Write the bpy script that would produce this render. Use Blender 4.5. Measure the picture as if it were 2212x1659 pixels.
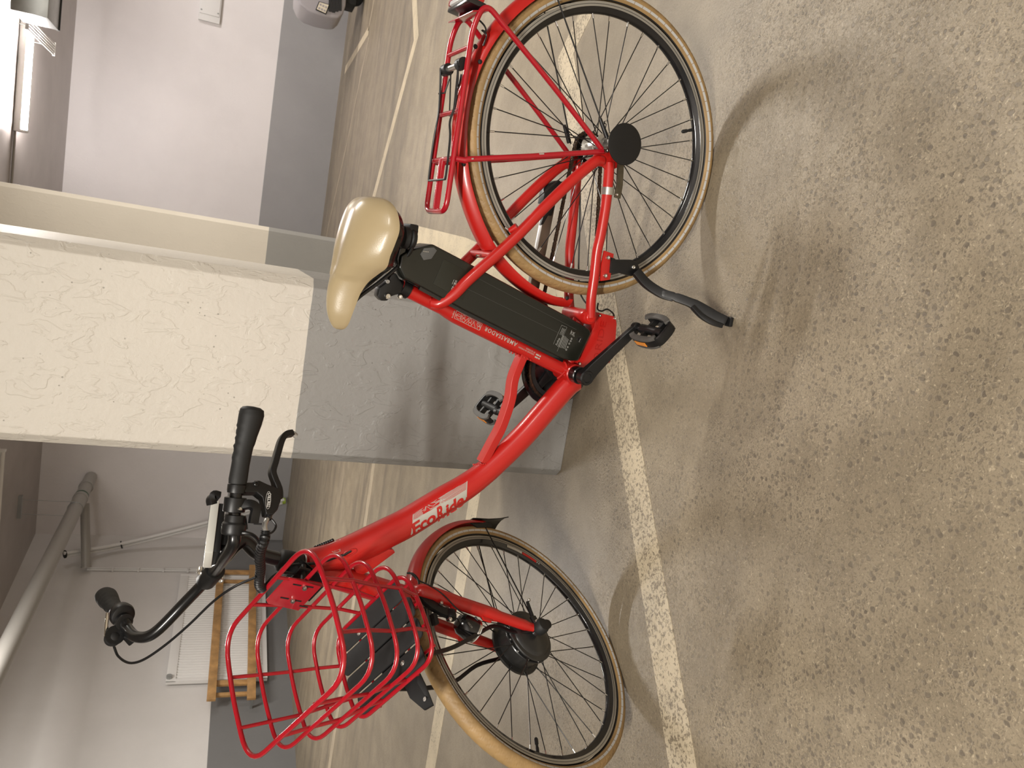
import bpy, bmesh, math, random
from mathutils import Vector, Matrix, noise
random.seed(7)
PI = math.pi
for o in list(bpy.data.objects): bpy.data.objects.remove(o)
COL = bpy.context.scene.collection
SC = bpy.context.scene
V = Vector

# ------------------------------------------------------------------ camera
FPX = 1631.09299                       # focal length in pixels of the 2212 x 1659 frame
CAM = V((0.33750473, 1.75030721, 1.13343358))
CX = V((-0.161100917, 0.338873636, -0.926936434))                       # camera axes in the world: picture right, picture down, forward
CY = V((0.977278675, 0.185854171, -0.101904951))
CF = V((0.137742102, -0.922292191, -0.361115255))
cd = bpy.data.cameras.new('camera'); cam = bpy.data.objects.new('camera', cd); COL.objects.link(cam)
cd.sensor_fit = 'HORIZONTAL'; cd.sensor_width = 36.0; cd.lens = FPX / 2212 * 36.0
cd.clip_start = 0.02; cd.clip_end = 100
cam.matrix_world = Matrix.Translation(CAM) @ Matrix((CX, -CY, -CF)).transposed().to_4x4()
SC.camera = cam
cd.dof.use_dof = True; cd.dof.focus_distance = 1.85; cd.dof.aperture_fstop = 11.0

# ------------------------------------------------------------------ light and exposure
w = bpy.data.worlds.new('world'); SC.world = w; w.use_nodes = True
w.node_tree.nodes['Background'].inputs[0].default_value = (1.0, 0.93, 0.86, 1)
w.node_tree.nodes['Background'].inputs[1].default_value = 0.05
vs = SC.view_settings
vs.view_transform = 'Standard'; vs.look = 'None'; vs.gamma = 1.0; vs.use_curve_mapping = False
vs.exposure = 0.84
LAMPS = [  # ceiling tube lights of the garage outside the view: centre x, y, along, watts, colour
    (-1.5, -2.6, 'x', 78, (1.0, 0.95, 0.87)),
    (1.2, 3.3, 'x', 140, (1.0, 0.95, 0.87)),
    (-2.2, 3.2, 'x', 60, (1.0, 0.95, 0.87)),
    (3.3, -4.4, 'x', 62, (1.0, 0.95, 0.89)),
    (-4.2, -6.6, 'x', 85, (1.0, 0.93, 0.90)),
]
for i, (x, y, d, p, c) in enumerate(LAMPS):
    l = bpy.data.lights.new('tube_lamp_light', 'AREA'); l.shape = 'RECTANGLE'; l.size = 1.15; l.size_y = 0.07
    l.energy = p; l.color = c; l.spread = PI
    o = bpy.data.objects.new('tube_lamp_light', l); COL.objects.link(o); o.location = (x, y, 3.03)

# ------------------------------------------------------------------ frames of reference
class Fr:
    def __init__(s, o, a, b, c): s.o, s.a, s.b, s.c = V(o), V(a).normalized(), V(b).normalized(), V(c).normalized()
    def __call__(s, a, b, c): return s.o + s.a * a + s.b * b + s.c * c
    def loc(s, p): q = p - s.o; return V((q.dot(s.a), q.dot(s.b), q.dot(s.c)))
LEAN = 0.14895847
WORLD = Fr((0, 0, 0), (1, 0, 0), (0, 1, 0), (0, 0, 1))
BK = Fr((0, 0, 0), (1, 0, 0), (0, math.cos(LEAN), -math.sin(LEAN)), (0, math.sin(LEAN), math.cos(LEAN)))   # leaning bicycle: forward, left, up
ST = Fr((1.24621938, 0.04909244, 0.32713014), (0.49962587, 0.86478128, 0.05027257),
        (-0.79854889, 0.48229702, -0.36015171), (-0.33569877, 0.139796, 0.9315382))                        # turned front end: forward, left, along the steerer
def ray(x, y): return (CX * ((x - 1106) / FPX) + CY * ((y - 829.5) / FPX) + CF).normalized()
def onplane(x, y, p0, n):
    r = ray(x, y); return CAM + r * ((p0 - CAM).dot(n) / r.dot(n))
def Pb(x, y, Y=0.0): return onplane(x, y, BK(0, Y, 0), BK.b)         # point of the bicycle's lengthwise plane at lateral offset Y
def Sa(x, y, a): return onplane(x, y, ST(a, 0, 0), ST.a)
def Sb(x, y, b): return onplane(x, y, ST(0, b, 0), ST.b)
def Sc(x, y, c): return onplane(x, y, ST(0, 0, c), ST.c)
def G(x, y, z=0.0): return onplane(x, y, V((0, 0, z)), V((0, 0, 1)))
def near(P, x, y):                                                   # point of the line of sight closest to a guess
    r = ray(x, y); return CAM + r * (P - CAM).dot(r)

# ------------------------------------------------------------------ materials
MATS = {}
def nd(nt, t, **k):
    n = nt.nodes.new(t)
    for a, b in k.items(): setattr(n, a, b)
    return n
def mat(name, col, rough=0.5, metal=0.0, spec=0.5, coat=0.0, bump=0.0, bscale=200.0, var=0.0, vscale=6.0, emit=None, aniso=None):
    if name in MATS: return MATS[name]
    m = bpy.data.materials.new(name); m.use_nodes = True; nt = m.node_tree; b = nt.nodes['Principled BSDF']
    b.inputs['Base Color'].default_value = (*col, 1); b.inputs['Roughness'].default_value = rough
    b.inputs['Metallic'].default_value = metal; b.inputs['Specular IOR Level'].default_value = spec
    b.inputs['Coat Weight'].default_value = coat; b.inputs['Coat Roughness'].default_value = 0.12
    tc = nd(nt, 'ShaderNodeTexCoord')
    if var:
        n = nd(nt, 'ShaderNodeTexNoise'); n.inputs['Scale'].default_value = vscale; n.inputs['Detail'].default_value = 5
        nt.links.new(tc.outputs['Object'], n.inputs['Vector'])
        r = nd(nt, 'ShaderNodeMapRange'); r.inputs[1].default_value = 0.3; r.inputs[2].default_value = 0.7
        r.inputs[3].default_value = 1 - var; r.inputs[4].default_value = 1 + var * 0.5
        nt.links.new(n.outputs['Fac'], r.inputs[0])
        mx = nd(nt, 'ShaderNodeVectorMath', operation='SCALE'); mx.inputs[0].default_value = col
        nt.links.new(r.outputs[0], mx.inputs['Scale']); nt.links.new(mx.outputs[0], b.inputs['Base Color'])
    if bump:
        n = nd(nt, 'ShaderNodeTexNoise'); n.inputs['Scale'].default_value = bscale; n.inputs['Detail'].default_value = 3
        nt.links.new(tc.outputs['Object'], n.inputs['Vector'])
        bp = nd(nt, 'ShaderNodeBump'); bp.inputs['Strength'].default_value = bump; bp.inputs['Distance'].default_value = 0.001
        nt.links.new(n.outputs['Fac'], bp.inputs['Height']); nt.links.new(bp.outputs[0], b.inputs['Normal'])
    if emit:
        b.inputs['Emission Color'].default_value = (*emit[:3], 1); b.inputs['Emission Strength'].default_value = emit[3]
    MATS[name] = m; return m
def hexc(r, g, b):
    f = lambda v: (v / 255 / 12.92) if v <= 10 else ((v / 255 + 0.055) / 1.055) ** 2.4
    return (f(r), f(g), f(b))
RED = mat('red_paint', (0.46, 0.011, 0.008), 0.34, coat=0.35, var=0.06, vscale=3)
REDW = mat('red_wire_coating', (0.38, 0.005, 0.014), 0.26, coat=0.6)
PRINT = mat('silver_print', (0.52, 0.50, 0.45), 0.4, metal=0.3)
EMBOSS = mat('red_emboss', (0.55, 0.013, 0.008), 0.35)
BLK = mat('black_plastic', (0.006, 0.006, 0.0065), 0.42, bump=0.08, bscale=900)
BLKM = mat('black_metal', (0.006, 0.006, 0.0065), 0.28, metal=0.0, coat=0.3)
GLOSS = mat('gloss_black', (0.008, 0.008, 0.009), 0.18, coat=0.5)
RUB = mat('black_rubber', (0.008, 0.008, 0.008), 0.62)
GREYP = mat('grey_rubber_tread', (0.09, 0.085, 0.078), 0.6, var=0.2, vscale=60)
TAN = mat('tan_rubber', (0.33, 0.21, 0.088), 0.55, var=0.22, vscale=22, bump=0.1, bscale=700)
TAND = mat('dark_tan_rubber', (0.13, 0.085, 0.045), 0.6, var=0.2, vscale=25)
REFL = mat('reflective_stripe', (0.52, 0.52, 0.51), 0.35, metal=0.2)
ALU = mat('brushed_aluminium', (0.62, 0.61, 0.58), 0.3, metal=0.9)
TRACK = mat('rim_brake_track', (0.36, 0.34, 0.30), 0.42, metal=0.45, var=0.1, vscale=10)
STEEL = mat('polished_steel', (0.78, 0.77, 0.74), 0.16, metal=1.0)
RUSTY = mat('oily_chain_steel', (0.10, 0.065, 0.045), 0.4, metal=0.8, var=0.4, vscale=80)
CHAINB = mat('dark_chain_steel', (0.03, 0.024, 0.02), 0.35, metal=0.8)
LEATH = mat('beige_leather', (0.40, 0.315, 0.185), 0.30, coat=0.15, bump=0.12, bscale=420)
CLEAR = mat('clear_lens', (0.75, 0.75, 0.75), 0.08, spec=0.8)
RLENS = mat('red_lens', (0.42, 0.01, 0.008), 0.1, coat=0.8)
ORANGE = mat('amber_reflector', (0.8, 0.28, 0.03), 0.25)
GREYD = mat('display_light_grey', (0.60, 0.59, 0.54), 0.3)
SCREEN = mat('display_glass', (0.05, 0.055, 0.06), 0.08, spec=0.8)
MATB = mat('dark_grey_mat', (0.018, 0.0185, 0.019), 0.75, bump=0.15, bscale=600)

# ------------------------------------------------------------------ mesh building
def tag(o, label=None, cat=None, group=None, kind=None):
    if label: o['label'] = label
    if cat: o['category'] = cat
    if group: o['group'] = group
    if kind: o['kind'] = kind
    return o
class MB:
    def __init__(s): s.v, s.f, s.m = [], [], []
    def add(s, vs, fs, mi=0):
        k = len(s.v); s.v += [V(q) for q in vs]; s.f += [tuple(i + k for i in f) for f in fs]; s.m += [mi] * len(fs); return s
    def quadbox(s, p, mi=0):                    # eight corners: bottom four, top four
        return s.add(p, [(3, 2, 1, 0), (4, 5, 6, 7), (0, 1, 5, 4), (1, 2, 6, 5), (2, 3, 7, 6), (3, 0, 4, 7)], mi)
    def box(s, c, h, fr=WORLD, mi=0):           # centre (frame coordinates) and half sizes
        x, y, z = c; a, b, d = h
        return s.quadbox([fr(x + i * a, y + j * b, z + k * d) for k in (-1, 1) for i, j in ((-1, -1), (1, -1), (1, 1), (-1, 1))], mi)
    def prism(s, pts, off, mi=0):               # polygon of world points extruded by a vector
        n = len(pts); off = V(off)
        return s.add(list(pts) + [q + off for q in pts], [tuple(range(n))[::-1], tuple(range(n, 2 * n))] + [(i, (i + 1) % n, n + (i + 1) % n, n + i) for i in range(n)], mi)
    def tube(s, path, r, seg=12, closed=False, caps=True, flat=None, mi=0):
        n = len(path); rr = r if isinstance(r, (list, tuple)) else [r] * n
        path = [V(q) for q in path]; T = []
        for i in range(n):
            a = path[i - 1] if (i > 0 or closed) else path[i]; b = path[(i + 1) % n] if (i < n - 1 or closed) else path[i]
            T.append((b - a).normalized())
        up = V((0, 0, 1)) if abs(T[0].z) < 0.9 else V((1, 0, 0))
        if flat is not None: up = V(flat[2])
        N = (up - T[0] * up.dot(T[0])).normalized(); vs = []
        for i in range(n):
            if flat is not None: N = V(flat[2])
            N = (N - T[i] * N.dot(T[i])).normalized(); Bn = T[i].cross(N)
            for k in range(seg):
                a = 2 * PI * k / seg
                if flat is None: vs.append(path[i] + (N * math.cos(a) + Bn * math.sin(a)) * rr[i])
                else: vs.append(path[i] + N * math.cos(a) * rr[i] * flat[0] + Bn * math.sin(a) * rr[i] * flat[1])
        fs = []
        for i in range(n if closed else n - 1):
            j = (i + 1) % n; sh = 0
            if closed and j == 0:               # match the twist when closing
                sh = min(range(seg), key=lambda q: (vs[i * seg] - vs[q]).length)
            for k in range(seg):
                fs.append((i * seg + k, i * seg + (k + 1) % seg, j * seg + (k + 1 + sh) % seg, j * seg + (k + sh) % seg))
        if caps and not closed: fs += [tuple(range(seg))[::-1], tuple((n - 1) * seg + k for k in range(seg))]
        return s.add(vs, fs, mi)
    def bar(s, path, hw, hh, up, mi=0):         # rectangular section swept along a path
        path = [V(q) for q in path]; n = len(path); vs = []; up = V(up)
        hws = hw if isinstance(hw, (list, tuple)) else [hw] * n; hhs = hh if isinstance(hh, (list, tuple)) else [hh] * n
        for i in range(n):
            T = (path[min(i + 1, n - 1)] - path[max(i - 1, 0)]).normalized()
            U = (up - T * up.dot(T)).normalized(); W = T.cross(U)
            vs += [path[i] - W * hws[i] - U * hhs[i], path[i] + W * hws[i] - U * hhs[i], path[i] + W * hws[i] + U * hhs[i], path[i] - W * hws[i] + U * hhs[i]]
        fs = [(0, 1, 2, 3)[::-1], tuple(4 * (n - 1) + k for k in range(4))]
        for i in range(n - 1): fs += [(4 * i + k, 4 * i + (k + 1) % 4, 4 * i + 4 + (k + 1) % 4, 4 * i + 4 + k) for k in range(4)]
        return s.add(vs, fs, mi)
    def lathe(s, prof, o, axis, seg=40, mi=0, a0=0.0, a1=2 * PI):   # profile of (radius, height along the axis)
        o, ax = V(o), V(axis).normalized(); u = ax.orthogonal().normalized(); w_ = ax.cross(u); vs = []; fs = []
        full = abs(a1 - a0 - 2 * PI) < 1e-6; ns = seg if full else seg + 1
        for (r, h) in prof:
            for k in range(ns):
                a = a0 + (a1 - a0) * k / seg; vs.append(o + ax * h + (u * math.cos(a) + w_ * math.sin(a)) * r)
        for i in range(len(prof) - 1):
            for k in range(seg):
                k2 = (k + 1) % ns if full else k + 1
                fs.append((i * ns + k, i * ns + k2, (i + 1) * ns + k2, (i + 1) * ns + k))
        if full:
            if prof[0][0] > 1e-6: fs.append(tuple(range(ns))[::-1])
            if prof[-1][0] > 1e-6: fs.append(tuple((len(prof) - 1) * ns + k for k in range(ns)))
        return s.add(vs, fs, mi)
    def ball(s, c, r, seg=16, sc=(1, 1, 1), fr=WORLD, mi=0):
        vs = []; fs = []; n = seg // 2; c = V(c)
        for i in range(n + 1):
            t = PI * i / n
            for k in range(seg):
                a = 2 * PI * k / seg
                vs.append(c + fr.a * (math.sin(t) * math.cos(a) * r * sc[0]) + fr.b * (math.sin(t) * math.sin(a) * r * sc[1]) + fr.c * (math.cos(t) * r * sc[2]))
        for i in range(n):
            for k in range(seg): fs.append((i * seg + k, (i + 1) * seg + k, (i + 1) * seg + (k + 1) % seg, i * seg + (k + 1) % seg))
        return s.add(vs, fs, mi)
    def build(s, name, mats, parent=None, smooth=35, bevel=0.0, bseg=2, fixn=True):
        if not isinstance(mats, (list, tuple)): mats = [mats]
        c = sum(s.v, V()) / max(1, len(s.v))
        me = bpy.data.meshes.new(name); me.from_pydata([q - c for q in s.v], [], s.f)
        for q in mats: me.materials.append(q)
        me.polygons.foreach_set('material_index', s.m); me.update()
        bm = bmesh.new(); bm.from_mesh(me)
        bmesh.ops.remove_doubles(bm, verts=bm.verts, dist=1e-6)
        if fixn: bmesh.ops.recalc_face_normals(bm, faces=bm.faces)
        if bevel:
            ed = [e for e in bm.edges if len(e.link_faces) == 2 and e.calc_face_angle(0) > math.radians(30)]
            bmesh.ops.bevel(bm, geom=ed, offset=bevel, segments=bseg, affect='EDGES', profile=0.6, clamp_overlap=True)
        if smooth:
            lim = math.radians(smooth)
            for f in bm.faces: f.smooth = True
            for e in bm.edges:
                if len(e.link_faces) == 2 and e.calc_face_angle(0) > lim: e.smooth = False
        bm.to_mesh(me); bm.free()
        o = bpy.data.objects.new(name, me); COL.objects.link(o); o.location = c
        if parent is not None: put(o, parent)
        return o
def wm(o): return (wm(o.parent) @ o.matrix_parent_inverse @ o.matrix_basis) if o.parent else o.matrix_basis.copy()
def put(o, parent):
    o.parent = parent; o.matrix_parent_inverse = wm(parent).inverted()
def empty(name, M=Matrix.Identity(4)):
    o = bpy.data.objects.new(name, None); COL.objects.link(o); o.empty_display_size = 0.1; o.matrix_world = M; o.matrix_basis = M; return o
def smoothp(pts, n=6, closed=False):            # Catmull-Rom through the points
    pts = [V(q) for q in pts]; L = len(pts); out = []
    for i in range(L if closed else L - 1):
        p1, p2 = pts[i], pts[(i + 1) % L]
        p0 = pts[i - 1] if (i > 0 or closed) else p1 * 2 - p2
        p3 = pts[(i + 2) % L] if (i + 2 < L or closed) else p2 * 2 - p1
        for k in range(n):
            t = k / n; out.append(0.5 * ((2 * p1) + (p2 - p0) * t + (2 * p0 - 5 * p1 + 4 * p2 - p3) * t * t + (3 * p1 - p0 - 3 * p2 + p3) * t ** 3))
    if not closed: out.append(pts[-1])
    return out
def fillet(pts, r, n=6, closed=False):          # straight runs with rounded corners
    pts = [V(q) for q in pts]; L = len(pts); out = []
    for i in range(L):
        if not closed and i in (0, L - 1): out.append(pts[i]); continue
        p, a, b = pts[i], pts[i - 1], pts[(i + 1) % L]
        rr = r[i] if isinstance(r, (list, tuple)) else r
        da, db = (a - p), (b - p); k = min(rr, da.length * 0.48, db.length * 0.48)
        s_, e_ = p + da.normalized() * k, p + db.normalized() * k
        for j in range(n + 1):
            t = j / n; out.append(s_ * (1 - t) ** 2 + p * 2 * t * (1 - t) + e_ * t * t)
    return out
def rods(name, path, r, m, parent, seg=10, **k): return MB().tube(path, r, seg, **k).build(name, m, parent)
def bolt(parent, P, axis, r=0.0035, h=0.003, m=None, name='bolt'):
    ax = V(axis).normalized()
    o = MB().lathe([(r, 0), (r, h * 0.5), (r * 0.75, h), (r * 0.45, h), (r * 0.4, h * 0.45), (0.0001, h * 0.45)], P - ax * 0.0005, ax, 14).build(name, m or STEEL, parent)
    return o

# ---- lettering: glyph outlines as flat meshes, refined and laid on a surface by a mapping function
def glyphs(txt, shear=0.0, bold=0.0, spacing=1.0):
    cu = bpy.data.curves.new('lettering', 'FONT'); cu.body = txt; cu.size = 1.0; cu.shear = shear; cu.offset = bold; cu.space_character = spacing
    cu.resolution_u = 3
    o = bpy.data.objects.new('lettering', cu); COL.objects.link(o); bpy.context.view_layer.update()
    dg = bpy.context.evaluated_depsgraph_get(); me = bpy.data.meshes.new_from_object(o.evaluated_get(dg))
    vs = [V(q.co) for q in me.vertices]; fs = [tuple(p.vertices) for p in me.polygons]
    bpy.data.objects.remove(o); bpy.data.curves.remove(cu); bpy.data.meshes.remove(me)
    x0, x1 = min(q.x for q in vs), max(q.x for q in vs)
    cap = 0.73 if txt.upper() == txt else 0.73
    return [((q.x - x0) / (x1 - x0), q.y / cap) for q in vs], fs
def refine(uv, fs, maxlen, scale):
    bm = bmesh.new(); vv = [bm.verts.new((a * scale[0], b * scale[1], 0)) for a, b in uv]
    for f in fs:
        try: bm.faces.new([vv[i] for i in f])
        except ValueError: pass
    bmesh.ops.triangulate(bm, faces=bm.faces)
    for _ in range(4):
        ed = [e for e in bm.edges if e.calc_length() > maxlen]
        if not ed: break
        bmesh.ops.subdivide_edges(bm, edges=ed, cuts=1); bmesh.ops.triangulate(bm, faces=bm.faces)
    bm.verts.index_update()
    r = [(q.co.x / scale[0], q.co.y / scale[1]) for q in bm.verts], [tuple(q.index for q in f.verts) for f in bm.faces]
    bm.free(); return r
def decal(name, m, parent, parts, surf, maxpx=6.0):      # parts: (uv, faces, pixel origin, pixel right, pixel up)
    mb = MB()
    for uv, fs, o, rt, up in parts:
        L = math.hypot(*rt), math.hypot(*up)
        uv, fs = refine(uv, fs, maxpx, L)
        mb.add([surf(o[0] + a * rt[0] + b * up[0], o[1] + a * rt[1] + b * up[1]) for a, b in uv], fs)
    return mb.build(name, m, parent, smooth=0, fixn=False)
def quad_uv(): return [(0, 0), (1, 0), (1, 1), (0, 1)], [(0, 1, 2, 3)]
def stroke(p, q, wpx):                                   # straight printed stroke in picture measure
    d = V((q[0] - p[0], q[1] - p[1])); n = V((-d.y, d.x)).normalized() * wpx
    uv, fs = quad_uv(); return uv, fs, (p[0] - n.x / 2, p[1] - n.y / 2), (d.x, d.y), (n.x, n.y)
def tubesurf(path, rad, eps=0.0006, plane=0.0):
    def f(x, y):
        Y = 0.0
        for _ in range(6):
            P = Pb(x, y, Y); q = BK.loc(P); best = 1e9; rr = 0.01
            for i in range(len(path) - 1):
                a, b = BK.loc(path[i]), BK.loc(path[i + 1]); d = V((b.x - a.x, 0, b.z - a.z)); t = max(0, min(1, V((q.x - a.x, 0, q.z - a.z)).dot(d) / d.dot(d)))
                h = math.hypot(q.x - a.x - d.x * t, q.z - a.z - d.z * t)
                if h < best: best = h; rr = rad[i] * (1 - t) + rad[i + 1] * t
            Y = math.sqrt(max(0.0, rr * rr - best * best))
        return Pb(x, y, Y + eps)
    return f

# ------------------------------------------------------------------ materials of the room
def links(nt, *p):
    for a, b in p: nt.links.new(a, b)
def mathn(nt, op, a, b=None, c=None):
    n = nd(nt, 'ShaderNodeMath', operation=op)
    for i, x in enumerate((a, b, c)):
        if x is None: continue
        if isinstance(x, (int, float)): n.inputs[i].default_value = x
        else: nt.links.new(x, n.inputs[i])
    return n.outputs[0]
def mr(nt, x, a, b, c=0.0, d=1.0, smooth=True):
    n = nd(nt, 'ShaderNodeMapRange'); n.interpolation_type = 'SMOOTHSTEP' if smooth else 'LINEAR'
    nt.links.new(x, n.inputs[0])
    for i, q in enumerate((a, b, c, d)): n.inputs[i + 1].default_value = q
    return n.outputs[0]
def mixc(nt, f, a, b):
    n = nd(nt, 'ShaderNodeMix', data_type='RGBA')
    if isinstance(f, (int, float)): n.inputs[0].default_value = f
    else: nt.links.new(f, n.inputs[0])
    for i, x in ((6, a), (7, b)):
        if isinstance(x, tuple): n.inputs[i].default_value = (*x, 1)
        else: nt.links.new(x, n.inputs[i])
    return n.outputs[2]
def noise_(nt, vec, scale, detail=4, rough=0.55, dist=0.0):
    n = nd(nt, 'ShaderNodeTexNoise'); n.inputs['Scale'].default_value = scale; n.inputs['Detail'].default_value = detail
    n.inputs['Roughness'].default_value = rough; n.inputs['Distortion'].default_value = dist; nt.links.new(vec, n.inputs['Vector']); return n.outputs['Fac']
def voro(nt, vec, scale, feature='F1'):
    n = nd(nt, 'ShaderNodeTexVoronoi', feature=feature); n.inputs['Scale'].default_value = scale; nt.links.new(vec, n.inputs['Vector']); return n
def scaled(nt, vec, s):
    n = nd(nt, 'ShaderNodeVectorMath', operation='MULTIPLY'); nt.links.new(vec, n.inputs[0]); n.inputs[1].default_value = s; return n.outputs[0]
def floor_material(name, paint=None):
    m = bpy.data.materials.new(name); m.use_nodes = True; nt = m.node_tree; b = nt.nodes['Principled BSDF']
    P = nd(nt, 'ShaderNodeNewGeometry').outputs['Position']
    sep = nd(nt, 'ShaderNodeSeparateXYZ'); nt.links.new(P, sep.inputs[0])
    warp = nd(nt, 'ShaderNodeVectorMath', operation='ADD'); nt.links.new(P, warp.inputs[0])
    nw = nd(nt, 'ShaderNodeTexNoise'); nw.inputs['Scale'].default_value = 55; nt.links.new(P, nw.inputs['Vector'])
    sub = nd(nt, 'ShaderNodeVectorMath', operation='SCALE'); nt.links.new(nw.outputs['Color'], sub.inputs[0]); sub.inputs['Scale'].default_value = 0.014
    nt.links.new(sub.outputs[0], warp.inputs[1]); W_ = warp.outputs[0]
    # where the topping has worn down to the aggregate: the driving lane in front
    n1 = noise_(nt, P, 1.7, 5, 0.6)
    n2 = noise_(nt, P, 6.0, 4, 0.6)
    lane = mr(nt, sep.outputs['Y'], -0.75, 0.95, 0.10, 0.95, False)
    wear = mathn(nt, 'ADD', lane, mr(nt, n1, 0.35, 0.68, -0.30, 0.30, False))
    wear = mr(nt, wear, 0.05, 0.85)
    base = mixc(nt, mr(nt, n1, 0.3, 0.7), (0.235, 0.192, 0.132), (0.30, 0.248, 0.175))
    base = mixc(nt, mathn(nt, 'MULTIPLY', mr(nt, n2, 0.40, 0.62), 0.38), base, (0.155, 0.124, 0.084))
    st = noise_(nt, scaled(nt, P, (0.55, 3.6, 1.0)), 1.6, 5, 0.62, 0.4)                       # tyre streaks along the bays
    far = mr(nt, sep.outputs['Y'], -1.2, -3.5)
    base = mixc(nt, mathn(nt, 'MULTIPLY', mr(nt, st, 0.44, 0.66), mathn(nt, 'MULTIPLY', far, 0.6)), base, (0.125, 0.103, 0.080))
    # fine sand grain, then stones
    g = noise_(nt, W_, 210, 3, 0.7)
    fine = mr(nt, g, 0.50, 0.62)
    base = mixc(nt, mathn(nt, 'MULTIPLY', fine, mr(nt, wear, 0.0, 1.0, 0.22, 0.62, False)), base, (0.125, 0.102, 0.070))
    lite = mr(nt, noise_(nt, W_, 150, 4, 0.75), 0.57, 0.66)
    base = mixc(nt, mathn(nt, 'MULTIPLY', lite, mr(nt, wear, 0.0, 1.0, 0.15, 0.70, False)), base, (0.46, 0.385, 0.27))
    v = voro(nt, W_, 74); rnd = nd(nt, 'ShaderNodeSeparateColor'); nt.links.new(v.outputs['Color'], rnd.inputs[0])
    v2 = voro(nt, W_, 150)
    stone = mathn(nt, 'MULTIPLY', mr(nt, v.outputs['Distance'], 0.42, 0.26), mr(nt, rnd.outputs[0], 0.30, 0.55))
    stone2 = mathn(nt, 'MULTIPLY', mr(nt, v2.outputs['Distance'], 0.40, 0.22), 0.75)
    stones = mathn(nt, 'MAXIMUM', stone, mathn(nt, 'MULTIPLY', stone2, mr(nt, noise_(nt, P, 14, 3), 0.42, 0.58)))
    stones = mathn(nt, 'MULTIPLY', stones, wear)
    stc = mixc(nt, rnd.outputs[1], (0.085, 0.070, 0.056), (0.165, 0.137, 0.102))
    base = mixc(nt, mathn(nt, 'MULTIPLY', stones, 0.72), base, stc)
    # old oil spots
    for (x, y, r, k) in ((1.85, 0.95, 0.05, 0.6), (-0.30, 0.93, 0.025, 0.7), (2.15, -2.3, 0.05, 0.7), (2.7, -4.3, 0.10, 0.6), (-1.1, -3.0, 0.25, 0.35)):
        d = nd(nt, 'ShaderNodeVectorMath', operation='DISTANCE'); nt.links.new(P, d.inputs[0]); d.inputs[1].default_value = (x, y, 0)
        dd = mathn(nt, 'ADD', d.outputs['Value'], mathn(nt, 'MULTIPLY', n2, r * 1.2))
        base = mixc(nt, mathn(nt, 'MULTIPLY', mr(nt, dd, r * 1.7, r * 0.9), k), base, (0.09, 0.07, 0.055))
    rough = mr(nt, g, 0.3, 0.7, 0.36, 0.52, False)
    if paint:
        keep = mathn(nt, 'ADD', noise_(nt, W_, 95, 4, 0.7), mathn(nt, 'MULTIPLY', n2, 0.30))
        keep = mr(nt, keep, paint[3], paint[3] + 0.08, 1.0, 0.0)
        keep = mathn(nt, 'MULTIPLY', keep, mathn(nt, 'SUBTRACT', 1.0, mathn(nt, 'MULTIPLY', stones, 0.75)))
        pc = mixc(nt, mr(nt, n2, 0.35, 0.7), paint[:3], tuple(q * 0.82 for q in paint[:3]))
        base = mixc(nt, keep, base, pc)
    nt.links.new(base, b.inputs['Base Color']); nt.links.new(rough, b.inputs['Roughness'])
    h = mathn(nt, 'ADD', mathn(nt, 'MULTIPLY', stones, -0.8), mathn(nt, 'MULTIPLY', g, mr(nt, wear, 0, 1, 0.35, 1.6, False)))
    bp = nd(nt, 'ShaderNodeBump'); bp.inputs['Strength'].default_value = 0.55; bp.inputs['Distance'].default_value = 0.0016
    links(nt, (h, bp.inputs['Height']), (bp.outputs[0], b.inputs['Normal']))
    return m
def painted_wall(name, up, low, dado, bump=0.35, wob=0.006, rough=0.5, pits=True, along=0.0):
    m = bpy.data.materials.new(name); m.use_nodes = True; nt = m.node_tree; b = nt.nodes['Principled BSDF']
    P = nd(nt, 'ShaderNodeNewGeometry').outputs['Position']
    sep = nd(nt, 'ShaderNodeSeparateXYZ'); nt.links.new(P, sep.inputs[0])
    wz = mathn(nt, 'ADD', mathn(nt, 'ADD', sep.outputs['Z'], mathn(nt, 'MULTIPLY', sep.outputs['X'], along)), mathn(nt, 'MULTIPLY', mathn(nt, 'SUBTRACT', noise_(nt, P, 9, 4), 0.5), wob * 4))
    f = mr(nt, wz, dado - 0.001, dado + 0.001)
    n = noise_(nt, P, 1.1, 5, 0.6)
    U = mixc(nt, mr(nt, n, 0.3, 0.7), up, tuple(q * 0.93 for q in up)); L = mixc(nt, mr(nt, n, 0.3, 0.7), low, tuple(q * 0.90 for q in low))
    c = mixc(nt, f, L, U)
    pit = mathn(nt, 'MULTIPLY', mr(nt, voro(nt, P, 42).outputs['Distance'], 0.11, 0.07), mr(nt, noise_(nt, P, 6, 3), 0.56, 0.62))
    if pits: c = mixc(nt, mathn(nt, 'MULTIPLY', pit, 0.5), c, (0.16, 0.15, 0.14))
    nt.links.new(c, b.inputs['Base Color']); b.inputs['Roughness'].default_value = rough
    h = mathn(nt, 'ADD', noise_(nt, P, 60, 5, 0.6), mathn(nt, 'MULTIPLY', mr(nt, noise_(nt, scaled(nt, P, (1, 1, 0.55)), 26, 4, 0.5, 0.8), 0.52, 0.60), 0.8))
    h = mathn(nt, 'SUBTRACT', h, mathn(nt, 'MULTIPLY', pit, 2.0))
    bp = nd(nt, 'ShaderNodeBump'); bp.inputs['Strength'].default_value = bump; bp.inputs['Distance'].default_value = 0.003
    links(nt, (h, bp.inputs['Height']), (bp.outputs[0], b.inputs['Normal']))
    return m
FLOOR = floor_material('worn_concrete_floor')
LINE = floor_material('cream_line_paint', (0.58, 0.49, 0.34, 0.74))
LINEW = floor_material('worn_line_paint', (0.54, 0.455, 0.32, 0.655))
LINET = floor_material('thin_line_paint', (0.42, 0.35, 0.25, 0.80))
GREYW = (0.355, 0.350, 0.335)
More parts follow.
